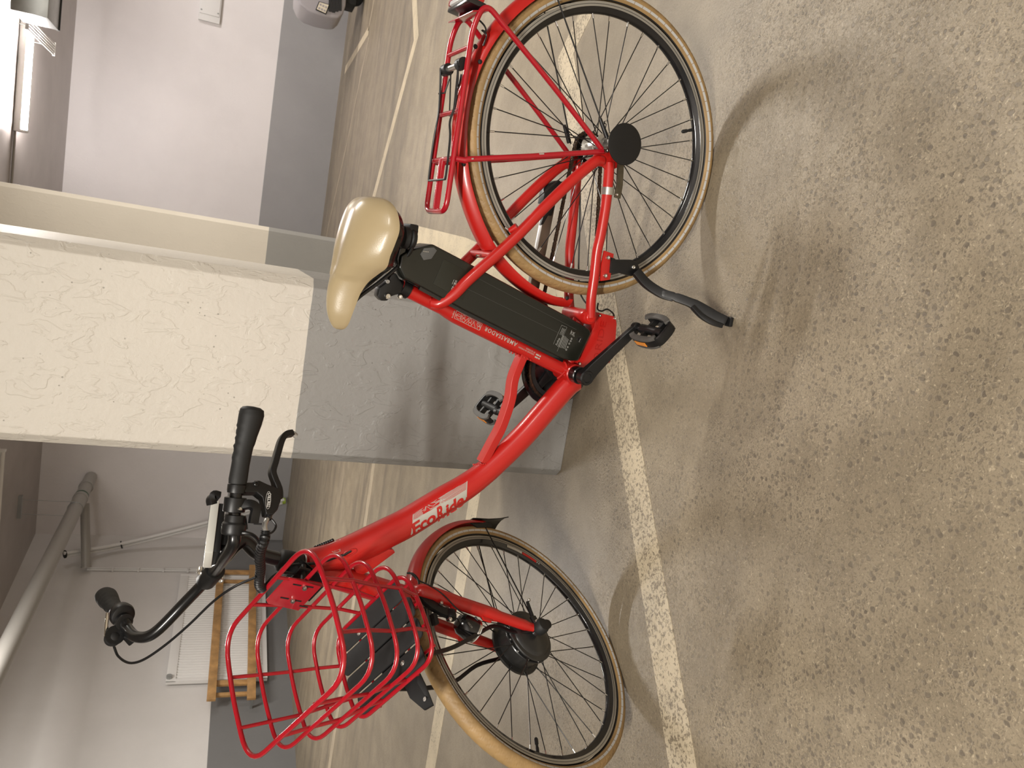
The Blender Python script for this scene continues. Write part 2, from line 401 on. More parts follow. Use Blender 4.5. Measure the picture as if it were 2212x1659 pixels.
PILLAR = painted_wall('pillar_paint', (0.80, 0.755, 0.67), GREYW, 0.902, bump=0.5, wob=0.002)
COLUMN = painted_wall('column_paint', (0.80, 0.74, 0.64), GREYW, 0.90, bump=0.12, wob=0.0, pits=False)
WALLB = painted_wall('back_wall_paint', (0.80, 0.765, 0.755), (0.33, 0.325, 0.325), 0.838, bump=0.15, wob=0.001, pits=False)
WALLL = painted_wall('left_wall_paint', (0.74, 0.72, 0.70), (0.20, 0.20, 0.20), 0.85, bump=0.1, wob=0.0, pits=False)
CEIL = mat('ceiling_paint', (0.40, 0.36, 0.335), 0.30, bump=0.9, bscale=7.0, var=0.12, vscale=3)
PIPEM = mat('grey_pipe', (0.36, 0.345, 0.32), 0.35)
WHITEP = mat('white_plastic', (0.74, 0.73, 0.71), 0.4)
GALV = mat('galvanised_steel', (0.42, 0.43, 0.42), 0.35, metal=0.7, var=0.15, vscale=8)
RAD = mat('radiator_enamel', (0.80, 0.79, 0.77), 0.3)
WOOD = mat('pine_wood', (0.50, 0.285, 0.11), 0.5, var=0.35, vscale=9)
GREENP = mat('green_plastic', (0.34, 0.46, 0.06), 0.4)
MGREY = mat('grey_machine_plastic', (0.33, 0.31, 0.32), 0.35, coat=0.2)
LABELM = mat('beige_label', (0.66, 0.60, 0.47), 0.4)
LIT = mat('lit_tube', (1, 1, 1), 0.5, emit=(1.0, 0.94, 0.92, 130))
LAMPB = mat('lamp_body_enamel', (0.75, 0.74, 0.72), 0.4)

# ------------------------------------------------------------------ the room
X0, X1, Y0, Y1, ZC = -8.0, 8.2, -9.4, 5.6, 3.2
def struct(name, mb, m, **k): return tag(mb.build(name, m, **k), kind='structure')
def slab(x0, x1, y0, y1, z0, z1): return MB().box(((x0 + x1) / 2, (y0 + y1) / 2, (z0 + z1) / 2), ((x1 - x0) / 2, (y1 - y0) / 2, (z1 - z0) / 2))
struct('floor', slab(X0 - .2, X1 + .2, Y0 - .2, Y1 + .2, -0.2, 0), FLOOR, smooth=0)
struct('ceiling', slab(X0 - .2, X1 + .2, Y0 - .2, Y1 + .2, ZC, ZC + .2), CEIL, smooth=0)
struct('wall_back', slab(X0 - .2, X1 + .2, Y0 - .2, Y0, 0, ZC), WALLB, smooth=0)
struct('wall_front', slab(X0 - .2, X1 + .2, Y1, Y1 + .2, 0, ZC), WALLB, smooth=0)
struct('wall_right', slab(X0 - .2, X0, Y0, Y1, 0, ZC), WALLB, smooth=0)
LWN = V((1, -0.2, 0)).normalized(); LWD = V((0.2, 1, 0)).normalized()
def LWX(y): return 4.75 + 0.2 * (y + 9.3)
def LW(x, y, off=0.0): return onplane(x, y, V((4.75, -9.3, 0)) - LWN * off, LWN)
struct('wall_left', MB().prism([V((LWX(Y0), Y0, 0)), V((LWX(Y1), Y1, 0)), V((LWX(Y1) + .25, Y1, 0)), V((LWX(Y0) + .25, Y0, 0))], (0, 0, ZC)), WALLL, smooth=0)
def column(name, x0, x1, y0, y1, m, label, c=0.027):
    pts = [(x0 + c, y1), (x0, y1 - c), (x0, y0 + c), (x0 + c, y0), (x1 - c, y0), (x1, y0 + c), (x1, y1 - c), (x1 - c, y1)]
    o = MB().prism([V((a, b, 0)) for a, b in pts], (0, 0, ZC)).build(name, m, smooth=0, bevel=0.003)
    return tag(o, kind='structure')
column('trim_1', 0.435, 0.990, -1.22, -0.552, PILLAR, '')
column('trim_2', 0.262, 0.83, -4.80, -4.20, COLUMN, '')

def line(pts, wd, m, label, z=0.0009):
    pts = [V((x, y, z)) for x, y in pts]; mb = MB(); n = len(pts); L = []; R = []
    for i in range(n):
        T = ((pts[min(i + 1, n - 1)] - pts[i]).normalized() + (pts[i] - pts[max(i - 1, 0)]).normalized()).normalized(); N = V((-T.y, T.x, 0))
        k = 1.0
        if 0 < i < n - 1: k = 1 / max(0.4, N.dot(V((-(pts[i + 1] - pts[i]).normalized().y, (pts[i + 1] - pts[i]).normalized().x, 0))))
        L.append(pts[i] + N * wd / 2 * k); R.append(pts[i] - N * wd / 2 * k)
    for i in range(n - 1): mb.prism([L[i], R[i], R[i + 1], L[i + 1]], (0, 0, -z))
    o = mb.build('parking_line', m, smooth=0); return tag(o, label, 'floor marking')
line([(-1.25, -0.42), (-0.545, -1.150), (2.6, 1.295)], 0.118, LINEW, 'worn cream line under the bicycle wheels with a corner at the rear wheel')
line([(0.162, -3.565), (0.245, -2.16), (0.385, -0.86), (0.392, -0.70)], 0.150, LINE, 'wide cream bay line running back from the bicycle past the near pillar')
line([(0.50, -1.372), (6.0, -1.40)], 0.135, LINE, 'cream line on the floor left of the near pillar behind the front wheel')
line([(-4.2, -6.66), (-1.33, -4.30), (-0.10, -5.34), (0.85, -6.2)], 0.125, LINE, 'bent cream line on the far floor above the rear rack', z=0.0006)
line([(1.05, -3.635), (5.7, -3.75)], 0.105, LINET, 'narrow cream line on the far floor left of the near pillar')
line([(-1.95, -7.02), (-0.97, -7.70), (0.55, -9.0)], 0.045, LINET, 'thin faded line close to the far wall', z=0.0012)
line([(-2.05, -7.10), (-1.98, -8.95)], 0.10, LINE, 'short white line ending at the foot of the back wall', z=0.0012)
line([(-2.5, -6.9), (-2.05, -7.13)], 0.05, LINET, 'thin line running to the corner by the louvred machine', z=0.0012)

# ------------------------------------------------------------------ ceiling lamps, duct, pipes
LITOFF = mat('unlit_tube', (0.75, 0.73, 0.70), 0.4)
def lamp(x, y, label, tube=None):
    t = empty('tube_lamp', Matrix.Translation((x, y, 3.2))); tag(t, label, 'lamp', 'tube lamps on the garage ceiling')
    MB().box((x, y, 3.165), (0.60, 0.035, 0.03)).build('lamp_housing', LAMPB, t, bevel=0.004)
    MB().tube([V((x - 0.575, y, 3.105)), V((x + 0.575, y, 3.105))], 0.020, 16).build('light_tube', tube or LIT, t)
    for s in (-1, 1): MB().box((x + s * 0.588, y, 3.12), (0.012, 0.03, 0.04)).build('end_cap', LAMPB, t, bevel=0.002)
lamp(-0.87, -7.0, 'lit fluorescent tube lamp on the ceiling above the bare back wall')
lamp(3.50, -7.03, 'tube lamp on the ceiling left of the near pillar, only its end in view', LITOFF)
tag(MB().tube([V((-0.27, -7.0, 3.185)), V((1.9, -7.02, 3.185))], 0.011, 8).build('cable_conduit', PIPEM), 'thin grey cable conduit running along the ceiling from the lit tube lamp', 'conduit')
d = empty('ventilation_duct', Matrix.Translation((-2.3, -5.9, 2.8))); tag(d, 'grey sheet metal ventilation duct hanging under the ceiling beside the lit lamp', 'duct')
zb = 2.70; pA = G(104, 42, zb); pB = G(128, 66, zb)
yF, yR, xE = G(105, 10, zb).y, G(130, 20, zb).y, (pA.x + pB.x) / 2
MB().box(((xE - 3.6) / 2 - 0.2, (yF + yR) / 2, zb + 0.13), ((3.6 + xE) / 2 + 0.2, (yF - yR) / 2, 0.13)).build('duct_body', GALV, d, bevel=0.004)
MB().box(((xE - 3.6) / 2 - 0.2, yR - 0.006, zb + 0.004), ((3.6 + xE) / 2 + 0.2, 0.012, 0.012)).build('rubber_gasket', RUB, d)
for k in range(2): MB().tube([V((-1.75 - k * 1.5, (yF + yR) / 2, zb + .25)), V((-1.75 - k * 1.5, (yF + yR) / 2, ZC))], 0.006, 8).build('hanger_rod', GALV, d)
g = empty('slotted_tray', Matrix.Translation((-1.2, -7.1, 3.05))); tag(g, 'white slotted cable tray across the ceiling where the lit lamp meets the duct', 'cable tray')
for k in range(5): MB().box((-1.255 + k * 0.026, -7.13, 3.05), (0.0085, 0.55, 0.006)).build('slat', LAMPB, g)
for s in (-1, 1): MB().box((-1.203, -7.13 + s * 0.55, 3.05), (0.066, 0.012, 0.012)).build('tray_end', LAMPB, g)
for s in (-1, 1): MB().tube([V((-1.203, -7.13 + s * 0.4, 3.05)), V((-1.203, -7.13 + s * 0.4, ZC))], 0.004, 6).build('hanger_rod', GALV, g)

pp = empty('drain_pipe', Matrix.Translation((4.0, -7.2, 2.6))); tag(pp, 'thick grey plastic drain pipe hung under the ceiling towards the far corner', 'pipe')
e0, e1 = V((4.25, -4.0, 2.585)), V((3.90, -9.39, 2.60))
MB().tube([e0, e0 + (e1 - e0) * 0.86], 0.082, 24).build('pipe_run', PIPEM, pp)
MB().tube([e0 + (e1 - e0) * 0.86, e1], 0.076, 24).build('pipe_run', PIPEM, pp)
for k in (0.855, 0.93): MB().tube([e0 + (e1 - e0) * k, e0 + (e1 - e0) * (k + .012)], 0.088, 24).build('pipe_collar', PIPEM, pp)
gk = mat('green_gasket', (0.03, 0.09, 0.05), 0.5)
MB().tube([e0 + (e1 - e0) * .868, e0 + (e1 - e0) * .876], 0.083, 24).build('gasket', gk, pp)
for k in (0.80,):
    hp = e0 + (e1 - e0) * k
    for s in (-1, 1): MB().tube([hp + V((s * .09, 0, 0)), hp + V((s * .09, 0, ZC - hp.z))], 0.004, 6).build('hanger_wire', GALV, pp)
    MB().box((hp.x, hp.y, ZC - 0.02), (0.14, 0.03, 0.02)).build('ceiling_bracket', GALV, pp)
    MB().tube([hp + V((math.sin(a) * .086, 0, math.cos(a) * .086)) for a in [2 * PI * i / 24 for i in range(24)]], 0.004, 6, closed=True).build('pipe_clip', GALV, pp)
p2 = empty('branch_pipe', Matrix.Translation((4.4, -8.9, 2.5))); tag(p2, 'thinner grey branch pipe joining the drain pipe in the far corner', 'pipe')
a_ = e0 + (e1 - e0) * .90 + V((0.145, 0.02, -0.03)); b_ = LW(186, 1226, 0.06)
MB().tube([a_, b_], 0.055, 20).build('pipe_run', PIPEM, p2)
MB().tube([b_ - (b_ - a_).normalized() * 0.02, b_], 0.060, 20).build('pipe_collar', PIPEM, p2)
c2_ = empty('wall_conduit', Matrix.Translation(LW(300, 1230, 0.02))); tag(c2_, 'thin white conduit with clips running down the corner wall from the branch pipe', 'conduit')
q0 = LW(189, 1227, 0.02); q1 = V((q0.x, q0.y, 0.95))
for s in (0, 0.035): MB().tube([q0 + LWD * s, q1 + LWD * s], 0.0105, 8).build('conduit_run', WHITEP, c2_)
for k in range(5):
    z = 2.15 - k * 0.30; MB().box((q0.x + .005, q0.y + 0.018, z), (0.02, 0.035, 0.011)).build('conduit_clip', WHITEP, c2_)
bd = empty('plastic_pipe_bundle', Matrix.Translation(V((4.1, -9.2, 0)))); tag(bd, 'bundle of thin white plastic pipes leaning in the far corner with a green end', 'pipe bundle')
def YP(x, y, Y): return onplane(x, y, V((0, Y, 0)), V((0, 1, 0)))
bp_ = [YP(140, 1194, -8.62), YP(262, 1174, -9.0), YP(440, 1130, -9.08), YP(590, 1086, -9.22), YP(613, 1079, -9.25)]
for k, (dx, dy) in enumerate(((0, 0), (0.042, 0.01), (-0.012, 0.045))):
    MB().tube(smoothp([q + V((dx, dy, 0)) for q in bp_], 5), 0.021, 10).build('plastic_pipe', WHITEP, bd)
MB().tube([bp_[3] * .15 + bp_[4] * .85 + V((.01, .02, 0)), bp_[4] + V((.01, .02, -0.02))], 0.046, 14).build('end_cap', GREENP, bd)
for k in (0, 1): MB().tube([bp_[k] + V((0.012, 0.02, 0)) + (bp_[k + 1] - bp_[k]).normalized() * t for t in (0.0, 0.012)], 0.052, 14).build('strap', RUB, bd)

# ------------------------------------------------------------------ radiator, wooden guard, wall box, machine
rz0, rz1 = 0.27, 1.33
rA, rB = LW(480, 1252, 0.0), LW(480, 1480, 0.0)
rA = V((rA.x, rA.y, 0)); rB = V((rB.x, rB.y, 0)); rl = (rB - rA).length; OUT = -LWN
RF = Fr(rA, LWD, OUT, (0, 0, 1))
rd = empty('radiator', Matrix.Translation(RF(rl / 2, 0.04, rz0))); tag(rd, 'long white ribbed panel radiator on the left wall behind a wooden frame', 'radiator')
MB().box((rl / 2, 0.05, (rz0 + rz1) / 2), (rl / 2, 0.018, (rz1 - rz0) / 2), RF).build('radiator_panel', RAD, rd, bevel=0.006)
rb = MB(); nr = 44
for k in range(nr):
    a = 0.06 + (rl - 0.12) * (k + .5) / nr; rb.tube([RF(a, 0.070, rz0 + .06), RF(a, 0.070, rz1 - .10)], 0.0105, 8)
tag(rb.build('rib', RAD, rd), kind='stuff')
for z, h in ((rz0 + .025, .025), (rz1 - .05, .05)): MB().box((rl / 2, 0.074, z), (rl / 2, 0.010, h), RF).build('rail', RAD, rd, bevel=0.003)
for a in (0.018, rl - 0.018): MB().box((a, 0.074, (rz0 + rz1) / 2), (0.018, 0.012, (rz1 - rz0) / 2), RF).build('side_trim', RAD, rd, bevel=0.003)
MB().lathe([(0.03, 0), (0.03, 0.03), (0.0, 0.03)], RF(rl - .05, 0.085, rz1 - .03), OUT, 16).build('valve', GALV, rd)
for a in (0.2, rl - 0.2): MB().box((a, 0.016, 0.8), (0.02, 0.018, 0.05), RF).build('bracket', RAD, rd)
wf = empty('wooden_frame', Matrix.Translation(RF(rl / 2, 0.2, 0.3))); tag(wf, 'unpainted pine frame with two rails standing in front of the white radiator', 'frame')
A0, A1_ = RF.loc(LW(476, 1240, 0.15)), RF.loc(LW(456, 1513, 0.15)); B0, B1 = RF.loc(LW(546, 1222, 0.15)), RF.loc(LW(543, 1510, 0.15))
for (p, q) in ((A0, A1_), (B0, B1)): MB().bar([RF(p.x, .15, p.z), RF(q.x, .15, q.z)], 0.045, 0.016, RF.b).build('rail', WOOD, wf, bevel=0.003)
for yy in (1236, 1256, 1475, 1500):
    a = RF.loc(LW(500, yy, 0.12)).x; dz = 0.035 if yy in (1236, 1475) else 0.022
    MB().box((a, 0.118, (A0.z + B0.z) / 2), (dz, 0.015, (A0.z - B0.z) / 2 + .03), RF).build('cross_piece', WOOD, wf, bevel=0.003)
for a in (A1_.x - .02,): MB().box((a, 0.075, B0.z), (0.012, 0.075, 0.010), RF).build('wall_bracket', GALV, wf)
wb = empty('wall_box', Matrix.Translation((-2.9, -9.38, 1.7))); tag(wb, 'flat white box with a cover plate high on the back wall', 'wall box')
u0, u1 = YP(428, 40, -9.34), YP(476, 34, -9.34)
MB().box((u0.x - .35, -9.375, (u0.z + u1.z) / 2), (0.35, 0.024, (u0.z - u1.z) / 2)).build('box_body', WHITEP, wb, bevel=0.004)
MB().box((u0.x - .39, -9.346, (u0.z + u1.z) / 2), (0.31, 0.006, (u0.z - u1.z) / 2 - .012)).build('cover_plate', LAMPB, wb, bevel=0.002)
for z in (-1, 1): bolt(wb, V((u0.x - .12, -9.34, (u0.z + u1.z) / 2 + z * .10)), (0, 1, 0), 0.010, 0.005, GALV, 'screw')
YM = -7.7
mc = empty('louvred_machine', Matrix.Translation((-2.8, YM, 0))); tag(mc, 'rounded grey machine with black louvres standing at the back wall, cut by the frame edge', 'machine')
pts = [YP(x, y, YM) for x, y in ((642, -70), (640, -10), (648, 10), (664, 24), (688, 33), (716, 39), (731, 39), (741, 30), (747, 12), (749, -10), (749, -70))]
MB().prism(pts, (0, -0.55, 0)).build('machine_body', MGREY, mc, bevel=0.03, bseg=4)
lp = [YP(x, y, YM + .01) for x, y in ((684, 20), (690, 5), (710, 11), (703, 29))]
MB().prism([p_ + V((0, 0.004, 0)) + (p_ - sum(lp, V()) / 4) * 0.18 for p_ in lp], (0, -0.03, 0)).build('dark_frame', RUB, mc)
lb = MB().prism([p_ + V((0, 0.010, 0)) for p_ in lp], (0, -0.02, 0)).build('label_plate', LABELM, mc)
for i in range(3):
    for j in range(2):
        c = lp[0] + (lp[1] - lp[0]) * (0.25 + .5 * j) + (lp[3] - lp[0]) * (0.2 + .3 * i) + V((0, .011, 0)); MB().box(tuple(c), (0.010, 0.001, 0.010)).build('symbol', MGREY, lb)
for k in range(4):
    x = 714 + k * 7.2; y1 = 27 - abs(k - 1) * 2
    pl = [YP(x - 1 + 3.5 * t * t * 0.6, -60 + (y1 + 60) * (1 - t), YM + .008) for t in (0, .2, .5, 1)]
    MB().bar(pl, 0.016, 0.006, (0, 1, 0)).build('louvre', RUB, mc)
for x in (-2.48, -2.95): MB().lathe([(0.0, -0.03), (0.085, -0.03), (0.1, -0.02), (0.1, 0.02), (0.085, 0.03), (0.0, 0.03)], V((x - .12, YM - .25, 0.10)), (0, 1, 0), 24).build('castor_wheel', RUB, mc)
MB().box((-2.85, YM - .27, 0.16), (0.38, 0.16, 0.07)).build('base', RUB, mc, bevel=0.01)

# ================================================================== THE BICYCLE
BIKE = empty('bicycle', Matrix((BK.a, BK.b, BK.c)).transposed().to_4x4())
tag(BIKE, 'red step-through electric bicycle with wire front basket, tan tyres and beige saddle on its kickstand', 'bicycle')
bx, by_, bz = BK.a, BK.b, BK.c
HUB = (0.0, 0.0, 0.352)
SF, SL, SU = ST.a, ST.b, ST.c

# ---- wheels
def groove(th, w_):                                    # tread pattern: raised arrow blocks cut by slanting grooves
    N = 84; g = 0.0
    p = (th * N / (2 * PI) + abs(w_) * 1.25) % 1.0
    if abs(w_) > 0.16: g = max(g, 1 - abs(p - 0.5) / 0.085)
    q = (th * N / (2 * PI) - abs(w_) * 2.1 + 0.3) % 1.0
    if 0.30 < abs(w_) < 0.86: g = max(g, 0.8 * (1 - abs(q - 0.5) / 0.055))
    g = max(g, 0.55 * (1 - abs(abs(w_) - 0.165) / 0.03))
    return min(1.0, max(0.0, g)) * 1.0
def wheel(fr, name, spoke0, hubR, hubB, rim_decal=False, valve_deg=None, cross=28):
    # fr: centre of the hub, axes forward, left, up
    def cyl(r, b, a): return fr(r * math.cos(a), b, r * math.sin(a))
    def ring(prof, seg, disp=None, closed=True, mi=0):
        mb = MB(); n = len(prof); vs = []
        for k in range(seg):
            a = 2 * PI * k / seg
            for (r, b) in prof: vs.append(cyl(r - (disp(a, r, b) if disp else 0), b, a))
        fs = []
        for k in range(seg):
            k2 = (k + 1) % seg
            for i in range(n if closed else n - 1):
                j = (i + 1) % n; fs.append((k * n + i, k * n + j, k2 * n + j, k2 * n + i))
        return mb.add(vs, fs, mi)
    rim = ring([(0.3165, 0.0125), (0.3165, 0.0095), (0.311, 0.009), (0.300, 0.0), (0.311, -0.009), (0.3165, -0.0095), (0.3165, -0.0125), (0.3055, -0.0125),
                (0.3045, -0.0112), (0.2965, -0.0085), (0.2925, -0.004), (0.2915, 0.0), (0.2925, 0.004), (0.2965, 0.0085), (0.3045, 0.0112), (0.3055, 0.0125)], 160).build(name, GLOSS, BIKE)
    for s in (1, -1):
        ring([(0.3170, s * 0.0124), (0.3170, s * 0.0128), (0.3118, s * 0.0129), (0.3112, s * 0.0126), (0.3106, s * 0.0129), (0.3060, s * 0.0129), (0.3058, s * 0.0124)], 160, closed=True).build('brake_track', TRACK, rim)
        ring([(0.3116, s * 0.0128), (0.3108, s * 0.0128), (0.3108, s * 0.01315), (0.3116, s * 0.01315)], 160).build('wear_line', RUB, rim)
    # tyre: section from bead to bead
    sec = []; ns = 30; R0, RW, WB = 0.3335, 0.0187, 0.0215
    for i in range(ns + 1):
        t = -1 + 2 * i / ns; ph = t * math.radians(138)
        r = R0 + RW * math.cos(ph); b = WB * math.sin(ph) * (1.0 if abs(t) < .62 else 1.0 - (abs(t) - .62) * .30); sec.append((r, b, t))
    seg = 1176; vs = []; fs = []
    for k in range(seg):
        a = 2 * PI * k / seg
        for (r, b, t) in sec:
            w_ = t / 0.50
            dd = 0.0024 * groove(a, w_) if abs(w_) < 1 else 0.0
            lip = 0.0006 if abs(abs(w_) - 0.98) < 0.07 else 0
            vs.append(cyl(r - dd * math.cos(t * 1.4) + lip, b - dd * math.sin(t * 1.4), a))
    n = ns + 1
    for k in range(seg):
        k2 = (k + 1) % seg
        for i in range(n - 1): fs.append((k * n + i, k * n + i + 1, k2 * n + i + 1, k2 * n + i))
    mi = [1 if abs(sec[i][2] + 1 / ns) > 0.955 else 0 for _ in range(seg) for i in range(n - 1)]
    mb = MB(); mb.add(vs, fs); mb.m = mi
    mb.build('tyre', [TAN, RUB], rim, smooth=60)
    for s in (1,):
        def P(r_off, d): return None
        tt = [0.665, 0.725, 0.785]; vs = []; fs = []; sg = 1440
        for k in range(sg):
            a = 2 * PI * k / sg
            for t in tt:
                ph = s * t * math.radians(138); r = R0 + (RW + .0005) * math.cos(ph); b = (WB + .0005) * math.sin(ph) * (1.0 - max(0, t - .62) * .30); vs.append(cyl(r, b, a))
        for k in range(sg):
            k2 = (k + 1) % sg
            if k % 17 == 0: continue
            for i in range(2): fs.append((k * 3 + i, k * 3 + i + 1, k2 * 3 + i + 1, k2 * 3 + i))
        MB().add(vs, fs).build('reflective_stripe', REFL, rim)
        # thin seam where a break in the stripe shows the rubber
    # spokes: one shared mesh along a unit line, placed by its own matrix
    first = {}
    for k in range(36):
        side = 1 if k % 2 == 0 else -1; lead = 1 if (k // 2) % 2 == 0 else -1
        a = math.radians(spoke0 + 10 * k); ah = a + lead * math.radians(cross)
        p = cyl(hubR, side * hubB, ah); q = cyl(0.2935, side * 0.002, a)
        for nm, pp_, qq_, r, m in (('spoke', p, q, 0.00125, BLKM), ('spoke_nipple', q - (q - p).normalized() * 0.012, q, 0.0023, STEEL if k % 3 else ALU)):
            L = (qq_ - pp_).length
            if (nm, m.name) not in first:
                me = MB().tube([V((0, 0, 0)), V((0, 0, 1))], 1.0, 7).build(nm, m).data; bpy.data.objects.remove(bpy.data.objects[-1]) if False else None
                o = [x for x in COL.objects if x.data == me][0]
                for vtx in me.vertices: vtx.co += o.location
                first[(nm, m.name)] = me
            else:
                o = bpy.data.objects.new(nm, first[(nm, m.name)]); COL.objects.link(o)
            rot = V((0, 0, 1)).rotation_difference((qq_ - pp_).normalized()).to_matrix().to_4x4()
            o.matrix_basis = Matrix.Translation(pp_) @ rot @ Matrix.Diagonal((r, r, L, 1)); put(o, rim)
    if valve_deg is not None:
        a = math.radians(valve_deg); dirn = (cyl(1, 0, a) - cyl(0, 0, a)).normalized(); p0 = cyl(0.293, 0, a)
        v = MB().lathe([(0.004, 0), (0.004, 0.012), (0.0033, 0.014), (0.0033, 0.020), (0.0045, 0.021), (0.0047, 0.033), (0.003, 0.036), (0.0, 0.036)], p0, -dirn, 14).build('valve', RUB, rim)
    if rim_decal:
        def arc(a0, a1, r0, r1, m, nm):
            mb = MB(); vs = []; fs = []; n = 14
            for i in range(n + 1):
                a = math.radians(a0 + (a1 - a0) * i / n)
                for r in (r0, r1): vs.append(cyl(r, 0.0127 - (0.3055 - r) * 0.30, a))
            for i in range(n): fs.append((2 * i, 2 * i + 1, 2 * i + 3, 2 * i + 2))
            mb.add(vs, fs).build(nm, m, rim, fixn=False)
        arc(*rim_decal[0], 0.2975, 0.3045, RED, 'rim_sticker'); arc(*rim_decal[1], 0.2975, 0.3045, PRINT, 'rim_sticker')
        for i in range(7):
            a0 = rim_decal[1][0] + 1.0 + i * 0.95; arc(a0, a0 + 0.5, 0.2990, 0.3030, RUB, 'rim_print')
        for i in range(9):
            a0 = rim_decal[1][1] + 1.5 + i * 1.3 * (1 if rim_decal[1][1] > rim_decal[1][0] else -1); arc(a0, a0 + 0.7, 0.2990, 0.3035, PIPEM, 'rim_print')
    return rim, cyl
RW_FR = Fr(BK(*HUB), bx, by_, bz)
W1, cyl1 = wheel(RW_FR, 'wheel', 4, 0.027, 0.030, valve_deg=-111)
FH = ST(0.02483, 0, 0); FW = Fr(FH, SF, SL, SU)
FRONT_CX = V((0.51492, 0.85724, 0))
W2, cyl2 = wheel(FW, "wheel", 9, 0.066, 0.028, rim_decal=((-169, -159), (-180, -169.3)), valve_deg=4.5, cross=14)

# ---- rear hub, sprocket, chain
hb = MB().lathe([(0.0, -0.052), (0.006, -0.052), (0.006, -0.040), (0.020, -0.038), (0.021, -0.034), (0.030, -0.033), (0.031, -0.029), (0.022, -0.027), (0.020, -0.008), (0.0215, -0.006), (0.0215, 0.004), (0.020, 0.006),
                 (0.021, 0.025), (0.031, 0.028), (0.031, 0.032), (0.022, 0.035), (0.020, 0.045), (0.008, 0.047), (0.006, 0.066), (0.0, 0.066)], BK(*HUB), by_, 40).build('hub_shell', ALU, W1)
sp = MB(); pr = []
for k in range(19):
    a = 2 * PI * k / 19
    for r, da in ((0.0345, -.11), (0.0385, -.03), (0.0385, .03), (0.0345, .11)): pr.append(BK(math.cos(a + da) * r, -0.046, 0.352 + math.sin(a + da) * r))
sp.prism(pr, by_ * 0.003).build('sprocket', CHAINB, W1)
BBX, BBZ = BK.loc(Pb(1269, 817, 0.09)).x, BK.loc(Pb(1269, 817, 0.09)).z
CR = 0.0845
ch = []                                                     # chain path in the lateral plane -0.046
r1, r2 = 0.0385, CR
dx, dz = BBX, BBZ - 0.352; D = math.hypot(dx, dz); base = math.atan2(dz, dx); off = math.acos((r1 - r2) / D)
a1, a2 = base + off, base - off
top1, top2 = (r1 * math.cos(a1), .352 + r1 * math.sin(a1)), (BBX + r2 * math.cos(a1), BBZ + r2 * math.sin(a1))
bot1, bot2 = (r1 * math.cos(a2), .352 + r1 * math.sin(a2)), (BBX + r2 * math.cos(a2), BBZ + r2 * math.sin(a2))
def seg_(p, q, n): return [(p[0] + (q[0] - p[0]) * i / n, p[1] + (q[1] - p[1]) * i / n) for i in range(n)]
path = seg_(top1, top2, 60)
n = 40; path += [(BBX + r2 * math.cos(a1 + (a2 - a1) * i / n), BBZ + r2 * math.sin(a1 + (a2 - a1) * i / n)) for i in range(n)]
low = seg_(bot2, bot1, 60); path += [(x, z - 0.006 * math.sin(PI * i / 60)) for i, (x, z) in enumerate(low)]
path += [(r1 * math.cos(a2 - (2 * PI - (a1 - a2)) * i / n), .352 + r1 * math.sin(a2 - (2 * PI - (a1 - a2)) * i / n)) for i in range(n)]
cum = [0]
for i in range(len(path)): p, q = path[i], path[(i + 1) % len(path)]; cum.append(cum[-1] + math.hypot(q[0] - p[0], q[1] - p[1]))
NL = 2 * round(cum[-1] / 0.0127 / 2)
def at_(s):
    s %= cum[-1]
    for i in range(len(path)):
        if s <= cum[i + 1] + 1e-9:
            t = (s - cum[i]) / max(1e-9, cum[i + 1] - cum[i]); p, q = path[i], path[(i + 1) % len(path)]; return p[0] + (q[0] - p[0]) * t, p[1] + (q[1] - p[1]) * t
pins = [at_(cum[-1] * i / NL) for i in range(NL)]
rl_ = MB()
for (x, z) in pins: rl_.tube([BK(x, -0.0500, z), BK(x, -0.0410, z)], 0.0020, 7)
CHAIN = rl_.build('chain', RUSTY, BIKE)
def linkmesh(wd):
    pts = []; 
    for i in range(24):
        a = 2 * PI * i / 24; x = math.cos(a) * 0.0042; z = math.sin(a) * 0.0042
        x += 0.00635 if math.cos(a) > 0.01 else (-0.00635 if math.cos(a) < -0.01 else 0)
        if abs(math.cos(a)) < 0.3: z *= 0.62
        pts.append(V((x, 0, z)))
    mb = MB()
    for s in (-1, 1): mb.prism([p + V((0, s * wd - 0.0005, 0)) for p in pts], (0, 0.001, 0))
    o = mb.build('chain_link', RUSTY); me = o.data
    for vtx in me.vertices: vtx.co += o.location
    bpy.data.objects.remove(o); return me
lm = [linkmesh(0.0030), linkmesh(0.0042)]
for i in range(NL):
    p, q = pins[i], pins[(i + 1) % NL]; a = math.atan2(q[1] - p[1], q[0] - p[0])
    o = bpy.data.objects.new('chain_link', lm[i % 2]); COL.objects.link(o)
    R_ = Matrix((BK.a * math.cos(a) + BK.c * math.sin(a), BK.b, -BK.a * math.sin(a) + BK.c * math.cos(a))).transposed().to_4x4()
    o.matrix_basis = Matrix.Translation(BK((p[0] + q[0]) / 2, -0.0455, (p[1] + q[1]) / 2)) @ R_; put(o, CHAIN)

